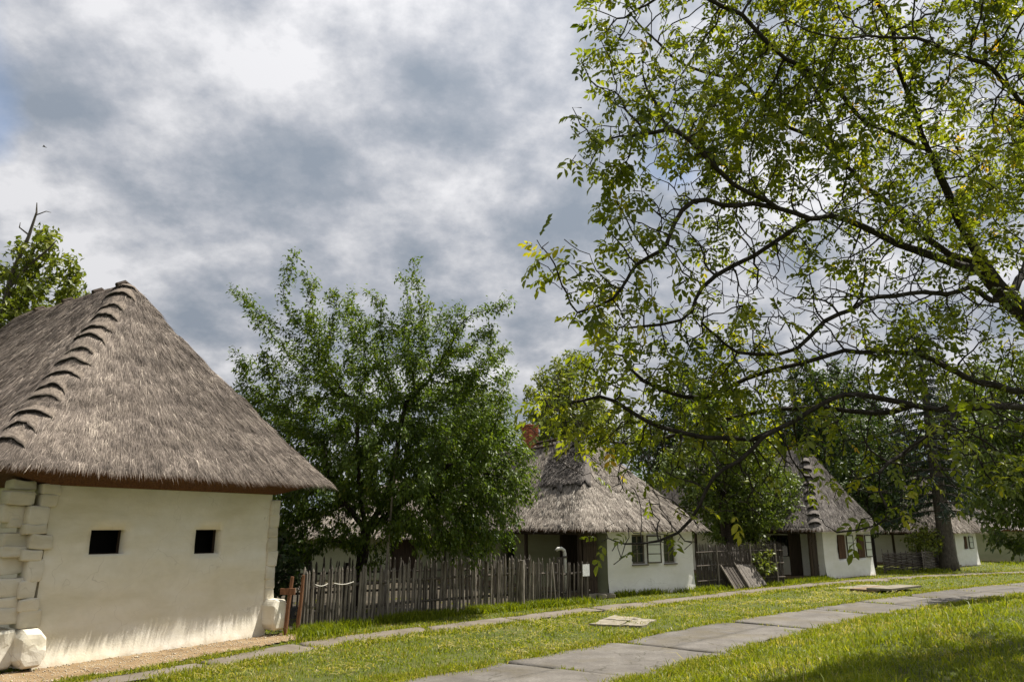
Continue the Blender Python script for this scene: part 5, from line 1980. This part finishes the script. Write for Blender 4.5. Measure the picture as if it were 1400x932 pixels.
tA = tree_data(101, [(0, 0, 5.0, 2.6, 260), (1.6, 0.5, 6.2, 2.2, 200), (-1.7, -0.4, 6.0, 2.2, 200), (0, 0.6, 8.2, 2.0, 200), (0.9, -1.2, 4.2, 2.0, 150), (-1.2, 1.2, 4.0, 1.9, 140), (0.3, 0, 9.6, 1.2, 90), (2.4, -0.6, 4.2, 1.3, 80), (-2.5, 0.4, 4.2, 1.3, 80)],
               [(0, 0, -0.1), (0.05, 0, 0.9), (0, 0.05, 1.9), (0.1, 0, 2.9), (0.05, 0.1, 4.0), (0.1, 0, 5.2), (0, 0, 6.4)], 2.0, 0.36, 0.27, (0.16, 0.27), 16.0, 0.035, 0.010)
tB = tree_data(102, [(0, 0, 4.0, 2.0, 220), (1.6, 0.3, 3.4, 1.5, 150), (-1.6, 0.2, 3.6, 1.5, 150), (0.2, 0.2, 5.8, 1.6, 170), (0.5, -1.3, 3.0, 1.4, 130), (-0.6, -1.2, 4.6, 1.2, 100), (1.0, 0.2, 2.2, 1.2, 90), (-1.9, -0.4, 2.4, 1.0, 70)],
               [(0, 0, -0.1), (0, 0, 0.7), (0.05, 0, 1.4), (0.0, 0.05, 2.2), (0, 0, 3.2)], 1.7, 0.30, 0.22, (0.12, 0.21), 15.0, 0.03, 0.008)
put_tree('ash_tree', 'pale tree with bare dead branches behind the nearest thatched roof', tA, (-18.4, 26.6, 0), 0.4, 1.22, leaf='leaf_pale')
put_tree('fruit_tree', 'small pale tree just showing over the nearest roof ridge', tB, (-19.6, 31.8, 0), 2.1, 1.58, leaf='leaf_pale')
put_tree('linden_tree', 'pale green tree rising behind the brick chimney', tA, (3.3, 39.5, 0), 1.9, 1.07, leaf='leaf_pale')
put_tree('linden_tree', 'mid green tree left of the chimney, mostly behind the cherry tree', tA, (-2.5, 43.0, 0), 4.0, 1.0, leaf='leaf_mid')
put_tree('plum_tree', 'dark bushy tree in the yard between second and third house', tB, (8.7, 31.0, 0), 0.7, 1.12, leaf='leaf_mid', bark='bark_cherry')
put_tree('plum_tree', 'leafy tree whose low boughs touch the third house eaves', tB, (10.6, 33.4, 0), 3.6, 0.95, leaf='leaf_mid', bark='bark_cherry')
put_tree('maple_tree', 'tall dark tree rising behind the second house hip', tA, (11.0, 44.5, 0), 2.7, 1.08, leaf='leaf_dark')
put_tree('maple_tree', 'tall dark tree standing behind the third house roof', tA, (18.5, 46.5, 0), 5.1, 1.15, leaf='leaf_dark')
put_tree('plum_tree', 'dark tree close to the right side of the third house', tB, (19.3, 41.2, 0), 1.3, 1.2, leaf='leaf_dark', bark='bark_cherry')
put_tree('maple_tree', 'large mid green tree beyond the farthest houses at right', tA, (36.0, 57.0, 0), 0.2, 1.35, leaf='leaf_mid')
put_tree('maple_tree', 'large dark tree left of the spruce top, beyond the roofs', tA, (26.5, 58.0, 0), 3.2, 1.4, leaf='leaf_dark')
# the dead branches of the tree at far left
dbn = MB()
dbn.tube([(-18.9, 26.2, 6.5), (-18.75, 26.1, 9.2), (-18.55, 26.0, 11.2), (-18.1, 25.9, 12.6), (-17.95, 25.9, 13.6), (-18.0, 25.9, 14.0)], [0.13, 0.11, 0.085, 0.06, 0.035, 0.015], 6)
dbn.tube([(-18.65, 26.05, 10.6), (-17.9, 25.9, 11.5), (-17.1, 25.7, 12.1), (-16.9, 25.7, 12.4)], [0.07, 0.055, 0.035, 0.015], 6)
dbn.tube([(-18.1, 25.9, 12.7), (-18.5, 25.9, 13.0), (-18.5, 25.9, 13.2)], [0.035, 0.025, 0.01], 5)
dbn.tube([(-17.95, 25.9, 13.5), (-17.6, 25.9, 13.65), (-17.4, 25.9, 13.6)], [0.025, 0.018, 0.008], 5)
for o in bpy.data.objects:
    if o.get('label', '').startswith('pale tree with bare'):
        e = dbn.build('dead_branch', M['bark_grey'], None)
        e.parent = o
        e.matrix_parent_inverse = Matrix.Translation(o.location) @ Matrix.Rotation(o.rotation_euler.z, 4, 'Z') @ Matrix.Diagonal((o.scale.x,) * 3 + (1,))
        e.matrix_parent_inverse.invert()
        break

# right hand tree with drooping boughs
tC = tree_data(103, [(0, 0, 3.6, 1.7, 260), (-0.9, -0.2, 2.6, 1.2, 170), (-1.1, 0.1, 1.7, 0.8, 90), (0.4, 0, 5.0, 1.4, 170), (1.0, 0.6, 3.0, 1.4, 120), (-0.4, -0.9, 2.2, 1.0, 110), (-1.2, -0.2, 3.6, 0.9, 90)],
               [(0.4, 0.2, -0.1), (0.4, 0.2, 0.8), (0.35, 0.15, 1.7), (0.2, 0.1, 2.7), (0.1, 0, 3.8)], 1.5, 0.26, 0.18, (0.12, 0.20), 13.0, 0.026, 0.007, droop=-0.8, wid=0.42)
hz = float(height(np.array([15.6]), np.array([22.5]))[0])
put_tree('walnut_sapling', 'young tree with drooping dark leaves at the right edge', tC, (15.6, 22.5, hz), 0.3, 1.2, leaf='leaf_mid')

# spruce
r_ = np.random.default_rng(31)
spx, spy = 21.9, 38.7
sr = thing('spruce_tree', 'dark spruce with a straight bare lower trunk, left of the small far house', 'tree', (spx, spy, 0))
e = MB()
e.tube([(0, 0, -0.1), (0.0, 0, 0.5), (0.02, 0, 2.5), (0, 0.03, 6), (0.02, 0, 13)], [0.52, 0.42, 0.37, 0.28, 0.03], 10)
e.build('trunk', M['bark_grey'], sr, smooth=True)
tbr = MB()
B_, A_, Nn, Ln = [], [], [], []
for z in np.arange(2.9, 12.6, 0.42):
    nb = 8
    Lb = 3.2 * (1 - (z - 2.9) / 11.0) + 0.3
    for q in range(nb):
        a = q * 2 * math.pi / nb + r_.uniform(-0.3, 0.3) + z * 1.7
        L_ = Lb * r_.uniform(0.8, 1.1)
        pts = []
        for u in np.linspace(0, 1, 6):
            pts.append((math.cos(a) * L_ * u, math.sin(a) * L_ * u, z + 0.15 * u - 0.9 * L_ / 3 * u * u + (0.25 * L_ / 3 * u ** 4)))
        tbr.tube(pts, [0.04, 0.03, 0.024, 0.018, 0.012, 0.006], 4, cap=False)
        pts = np.array(pts)
        m_ = int(95 * L_ / 3)
        u = r_.uniform(0.15, 1, m_)
        b0 = np.stack([np.interp(u, np.linspace(0, 1, 6), pts[:, c]) for c in range(3)], -1)
        tdir = norm(pts[-1] - pts[0])
        sd = np.cross(tdir, (0, 0, 1.0))
        dirs = norm(tdir * 0.5 + sd * r_.normal(0, 0.8, m_)[:, None] + np.array((0, 0, -1.0)) * r_.uniform(0.1, 1.3, m_)[:, None])
        B_.append(b0)
        A_.append(dirs)
        Nn.append(norm(r_.normal(0, 1, (m_, 3)) + np.array((0, 0, 0.8))))
        Ln.append(r_.uniform(0.16, 0.42, m_))
tbr.build('branches', M['bark_grey'], sr)
B_, A_, Nn, Ln = map(np.concatenate, (B_, A_, Nn, Ln))
obj('crown', leaf_mesh('crown', B_, A_, Nn, Ln, Ln * 0.16, np.clip(r_.normal(0.45, 0.2, len(Ln)), 0, 1), 0.1, 0.1), M['needle'], sr, kind='stuff')

# climbing plant at the pale hurdles and bushes
tD = tree_data(104, [(0, 0, 0.9, 0.75, 120), (0.5, 0.1, 1.1, 0.55, 70), (-0.5, 0, 0.8, 0.5, 60)], [(0, 0, -0.05), (0, 0, 0.3), (0.02, 0, 0.6)], 0.9, 0.16, 0.11, (0.09, 0.17), 4.0, 0.02, 0.005, rmax=0.03, wid=0.75)


def put_bush(name, label, loc, rz, s, leaf, cat='bush'):
    o = put_tree(name, label, tD, loc, rz, s, leaf=leaf)
    o['category'] = cat
    for c in o.children:
        if c.name.startswith('trunk'):
            c.name = 'stem'
        else:
            c.name = 'foliage'
    return o


put_bush('grape_vine', 'bright green vine climbing over the pale wattle hurdle', (20.5, 38.2, 0.35), 0.4, 1.15, 'leaf_pale', 'vine')
put_bush('bush', 'small leafy bush beside the leaning grey boards', (9.15, 28.6, 0), 1.4, 0.95, 'leaf_pale')
put_bush('bush', 'dark bush at the left end of the pickets behind the house corner', (-6.0, 19.4, 0), 2.4, 1.3, 'leaf_dark')
put_bush('bush', 'green bush in tall grass at the far right houses', (33.5, 45.0, 0), 0.9, 1.3, 'leaf_mid')

# distant woodland closing the horizon
cs = []
r_ = np.random.default_rng(77)
for a in np.arange(-62, 62, 2.0):
    dd = r_.uniform(78, 100)
    s_ = r_.uniform(3.5, 6)
    cs.append((dd * math.sin(R(a)), dd * math.cos(R(a)), s_ * r_.uniform(0.6, 1.0), s_))
cs = np.array(cs)
nper = 560
n = len(cs) * nper
ci = np.repeat(np.arange(len(cs)), nper)
v = norm(r_.normal(size=(n, 3))) * (r_.uniform(0.6, 1.05, n))[:, None]
bs = cs[ci, :3] + v * cs[ci, 3:4] * np.array((1, 1, 0.95))
bs[:, 2] = np.abs(bs[:, 2])
ax = norm(v + r_.normal(0, 0.6, (n, 3)))
L = r_.uniform(0.5, 0.95, n)
o = obj('woodland', leaf_mesh('woodland', bs, ax, norm(v + r_.normal(0, 0.4, (n, 3))), L, L * 0.6, np.clip(r_.normal(0.4, 0.2, n) + 0.3 * fbm(bs * 0.2, 4, 2), 0, 1)), M['leaf_dark'], kind='stuff')
tag(o, 'far dark woodland closing the view behind the village', 'woodland')

# ------------------------------------------------------------------ grass
FOOT = []
for A, d, w_, L, p in ((A1, d1, W1, 9.0, 0.0), (A2, d2, W2, 12.0, 1.15), (A3, d3, W3, 10, 1.0), (A4, d4, W4, 9, 1.0), (A5, d5, 9, 5, 0)):
    nrm_ = Vector((-d[1], d[0]))
    a = A - d * p
    b_ = A + d * w_
    FOOT.append([tuple(a), tuple(b_), tuple(b_ + nrm_ * L), tuple(a + nrm_ * L)])


def free(x, y, m_path=0.02):
    q = np.c_[x, y]
    wz_ = 0.34 * np.maximum(0, fbm(np.c_[q * 1.7, q[:, :1] * 0], 71, 3) + 0.14)
    wk_ = 0.34 * np.maximum(0, fbm(np.c_[q * 1.3, q[:, :1] * 0], 72, 3) + 0.08)
    ok = ~((sdist(PATH_L, q) > m_path + wz_) & (sdist(PATH_R, q) < -m_path - wz_))
    ok &= ~((sdist(WALK_F, q) > m_path + wk_) & (sdist(WALK_N, q) < -m_path - wk_))
    for Fp in FOOT:
        ok &= ~inpoly(x, y, Fp)
    ok &= ~(inpoly(x, y, YARD) & (vnoise(np.c_[q * 1.5, q[:, :1] * 0], 5) < 0.55))
    return ok


def blades(name, x, y, h, wd, tint, r_, lean=0.35):
    n_ = len(x)
    z = height(x, y) - 0.015
    a = r_.uniform(0, 6.283, n_)
    la = r_.uniform(0, 6.283, n_)
    ld = np.stack([np.cos(la), np.sin(la), 0 * la], -1)
    ln_ = np.abs(r_.normal(0, lean, n_))
    sd = np.stack([np.cos(a), np.sin(a), 0 * a], -1)
    b0 = np.stack([x, y, z], -1)
    up = np.array((0, 0, 1.0))
    m_ = b0 + up * (h * 0.55)[:, None] + ld * (h * ln_ * 0.35)[:, None]
    tp = b0 + up * (h * np.clip(1 - 0.3 * ln_, 0.3, 1))[:, None] + ld * (h * ln_)[:, None]
    w2 = wd[:, None] / 2
    V = np.stack([b0 - sd * w2, b0 + sd * w2, m_ + sd * w2 * 0.8, m_ - sd * w2 * 0.8, tp], 1)
    b_ = np.arange(n_)[:, None] * 5
    Q = (b_ + np.array([0, 1, 2, 3]))
    T = (b_ + np.array([3, 2, 4]))
    return make_mesh(name, V.reshape(-1, 3), [Q, T], attrs={'tint': np.repeat(tint, 5)})


r_ = np.random.default_rng(91)
NB = 470000
rr_ = 6.2 * (62 / 6.2) ** (r_.random(NB) ** 0.9)
rr_[:45000] = r_.uniform(1.6, 6.4, 45000) ** 0.5 * 6.4 ** 0.5
th = r_.uniform(-0.86, 0.80, NB)
th[:45000] = r_.uniform(-1.5, 1.5, 45000)
x, y = rr_ * np.sin(th), rr_ * np.cos(th)
ok = free(x, y) & (y > 0.5)
gr = inpoly(x, y, GRAV)
ok &= ~gr | (r_.random(NB) < 0.03)
pn = fbm(np.c_[x * 0.7, y * 0.7, x * 0], 44, 3)
ok &= r_.random(NB) < np.clip(0.95 + pn * 1.0, 0.15, 1)
x, y, rr_, pn = x[ok], y[ok], rr_[ok], pn[ok]
n = len(x)
dr = sdist(PATH_R, np.c_[x, y])
bank = dr > 0
hgt = r_.uniform(0.03, 0.075, n) * np.where(bank, 1.45, 1.0) * (1 + 0.75 * fbm(np.c_[x * 1.5, y * 1.5, x * 0], 66, 3))
edge = np.minimum(np.abs(sdist(PATH_R, np.c_[x, y])), np.abs(sdist(PATH_L, np.c_[x, y])))
hgt = hgt * np.where(edge < 0.25, 1.25, 1.0)
tall = r_.random(n) < np.where(bank, 0.03, 0.008)
hgt = np.where(tall, hgt * 2.4, hgt)
wd = 0.0065 * (1 + rr_ / 9) * r_.uniform(0.7, 1.2, n)
dry = fbm(np.c_[x * 1.15, y * 1.15, x * 0], 31, 3)
tint = np.clip(r_.normal(0.40, 0.15, n) + 0.16 * pn + np.where(r_.random(n) < np.clip(dry * 1.3 - 0.05, 0.03, 0.65), 0.42, 0), 0, 1)
o = obj('grass', blades('grass', x, y, hgt, wd, tint, r_, 0.95), M['grass'], kind='stuff')
tag(o, 'mown green grass with dry patches on verges and bank', 'grass')
print('grass', n)
# rank weeds along the fence and walls
xs_, ys_ = [], []
for line, sp_, cnt in (([(-4.3, 15.9), (-3.15, 17.5), (-1.7, 19.2), (0.3, 20.85), (2.3, 22.5)], 0.16, 15000), ([(6.3, 26.2), (9.6, 28.4), (13.0, 32.1)], 0.16, 5000), ([(-4.0, 14.9), (-3.6, 15.9)], 0.2, 1500), ([(17.2, 35.8), (21.5, 38.3)], 0.25, 3000), ([(30, 44), (40, 48)], 1.2, 6000), ([(3.2, 24.2), (6.2, 26.25)], 0.10, 1500)):
    Q = resample(np.array(line, float), 0.02)
    j = r_.integers(0, len(Q), cnt)
    cl = vnoise(np.c_[Q[j] * 2.2, Q[j][:, :1] * 0], 19)
    kp = r_.random(cnt) < np.clip(0.45 + cl, 0.05, 1)
    q = Q[j][kp] + r_.normal(0, sp_, (kp.sum(), 2))
    xs_.append(q[:, 0])
    ys_.append(q[:, 1])
x, y = np.concatenate(xs_), np.concatenate(ys_)
ok = free(x, y, 0.08)
x, y = x[ok], y[ok]
n = len(x)
rr_ = np.hypot(x, y)
o = obj('weeds', blades('weeds', x, y, r_.uniform(0.08, 0.26, n), 0.009 * (1 + rr_ / 14) * r_.uniform(0.7, 1.6, n), np.clip(r_.normal(0.33, 0.14, n), 0, 0.75), r_, 0.6), M['grass'], kind='stuff')
tag(o, 'taller weeds growing along the foot of fences and walls', 'weeds')
# fringe of blades creeping over slab edges and out of the joints
xs_, ys_ = [], []
for line, cnt, sp_ in ((PATH_L[1:], 24000, 0.10), (PATH_R[1:], 24000, 0.10), (WALK_F[1:], 15000, 0.10), (WALK_N[1:], 18000, 0.12)):
    Q = resample(line, 0.02)
    j = np.minimum((r_.random(cnt) ** 1.8 * len(Q)).astype(int), len(Q) - 1)
    cl = fbm(np.c_[Q[j] * 1.9, Q[j][:, :1] * 0], 29, 3)
    kp = r_.random(cnt) < np.clip(0.5 + cl * 1.6, 0.03, 1)
    q = Q[j][kp] + r_.normal(0, sp_, (kp.sum(), 2)) * (1 + np.clip(cl[kp], 0, 1)[:, None])
    xs_.append(q[:, 0])
    ys_.append(q[:, 1])
for a0, b0 in JOINTS:
    L_ = float(np.linalg.norm(b0 - a0))
    dst = float(np.hypot(*a0))
    cnt = int(L_ * 170 * min(1.0, (14 / dst) ** 1.3))
    u = r_.random(cnt)[:, None]
    q = a0 + (b0 - a0) * u + r_.normal(0, 0.018, (cnt, 2))
    cl = fbm(np.c_[q * 2.3, q[:, :1] * 0], 30, 2)
    q = q[r_.random(cnt) < np.clip(0.35 + cl * 1.8, 0, 1)]
    xs_.append(q[:, 0])
    ys_.append(q[:, 1])
x, y = np.concatenate(xs_), np.concatenate(ys_)
n = len(x)
rr_ = np.hypot(x, y)
o = obj('edge_grass', blades('edge_grass', x, y, r_.uniform(0.05, 0.12, n), 0.008 * (1 + rr_ / 11) * r_.uniform(0.7, 1.2, n), np.clip(r_.normal(0.48, 0.2, n) + np.where(r_.random(n) < 0.22, 0.35, 0), 0, 1), r_, 0.8), M['grass'], kind='stuff')
tag(o, 'grass fringe creeping over the slab edges and joints', 'grass')
# cut hay lying on the verge between the paths
n = 7000
mid_a = resample(WALK_N[1:14], 0.02)
mid_b = resample(PATH_L[1:11], 0.02)
ja = r_.integers(0, len(mid_a), n)
u = r_.random(n)
jb = (ja / len(mid_a) * len(mid_b)).astype(int)
pt_ = mid_a[ja] * (1 - u[:, None]) + mid_b[jb] * u[:, None]
cl = fbm(np.c_[pt_ * 1.2, pt_[:, :1] * 0], 23, 3)
kp = (r_.random(n) < np.clip(cl * 2.2 + 0.1, 0.0, 1)) & free(pt_[:, 0], pt_[:, 1], -0.02)
pt_ = pt_[kp]
n = len(pt_)
a = r_.uniform(0, 6.283, n)
dirv = np.stack([np.cos(a), np.sin(a), r_.normal(0, 0.22, n)], -1)
c = np.c_[pt_, height(pt_[:, 0], pt_[:, 1]) + r_.uniform(0.03, 0.08, n)]
L = r_.uniform(0.05, 0.17, n)[:, None]
s2 = np.stack([-np.sin(a), np.cos(a), 0.4 + 0 * a], -1) * (0.0028 * (1 + np.hypot(*pt_.T) / 14))[:, None]
V = np.stack([c - dirv * L / 2 - s2, c - dirv * L / 2 + s2, c + np.array((0, 0, 0.02)) + s2, c + np.array((0, 0, 0.02)) - s2, c + dirv * L / 2], 1)
b_ = np.arange(n)[:, None] * 5
o = obj('cut_hay', make_mesh('cut_hay', V.reshape(-1, 3), [b_ + np.array([0, 1, 2, 3]), b_ + np.array([3, 2, 4])], attrs={'tint': np.repeat(np.clip(r_.normal(0.84, 0.08, n), 0, 1), 5)}), M['grass'], kind='stuff')
tag(o, 'dry cut hay scattered on the verge between the paths', 'hay')

# ------------------------------------------------------------------ a bird
e = MB()
e.tube([(-0.22, 0, 0), (-0.1, 0, 0.01), (0.05, 0, 0.01), (0.2, 0, 0), (0.36, 0, -0.01)], [0.015, 0.05, 0.06, 0.035, 0.02], 6)
bird = e.build('bird', M['birdblack'], loc=(-38.0, 54.4, 32.0), rot=(0.2, 0.1, 0.4))
bird.scale = (0.6, 0.6, 0.6)
for s_ in (-1, 1):
    e = MB()
    V = [(-0.06, 0.03 * s_, 0.02), (0.12, 0.03 * s_, 0.02), (0.10, 0.32 * s_, 0.14), (-0.06, 0.34 * s_, 0.15), (0.10, 0.62 * s_, 0.05)]
    V = V + [(x, y, z - 0.012) for x, y, z in V]
    e.add(V, [(0, 1, 2, 3), (3, 2, 4), (5, 8, 7, 6), (8, 9, 7), (0, 3, 8, 5), (3, 4, 9, 8), (4, 2, 7, 9), (2, 1, 6, 7)])
    e.build('wing', M['birdblack'], bird)
tag(bird, 'tiny dark bird flying high in the cloudy sky at left', 'bird')
tot = sum(len(o.data.polygons) for o in bpy.data.objects if o.type == 'MESH')
print('polys', tot, 'objects', len(bpy.data.objects))
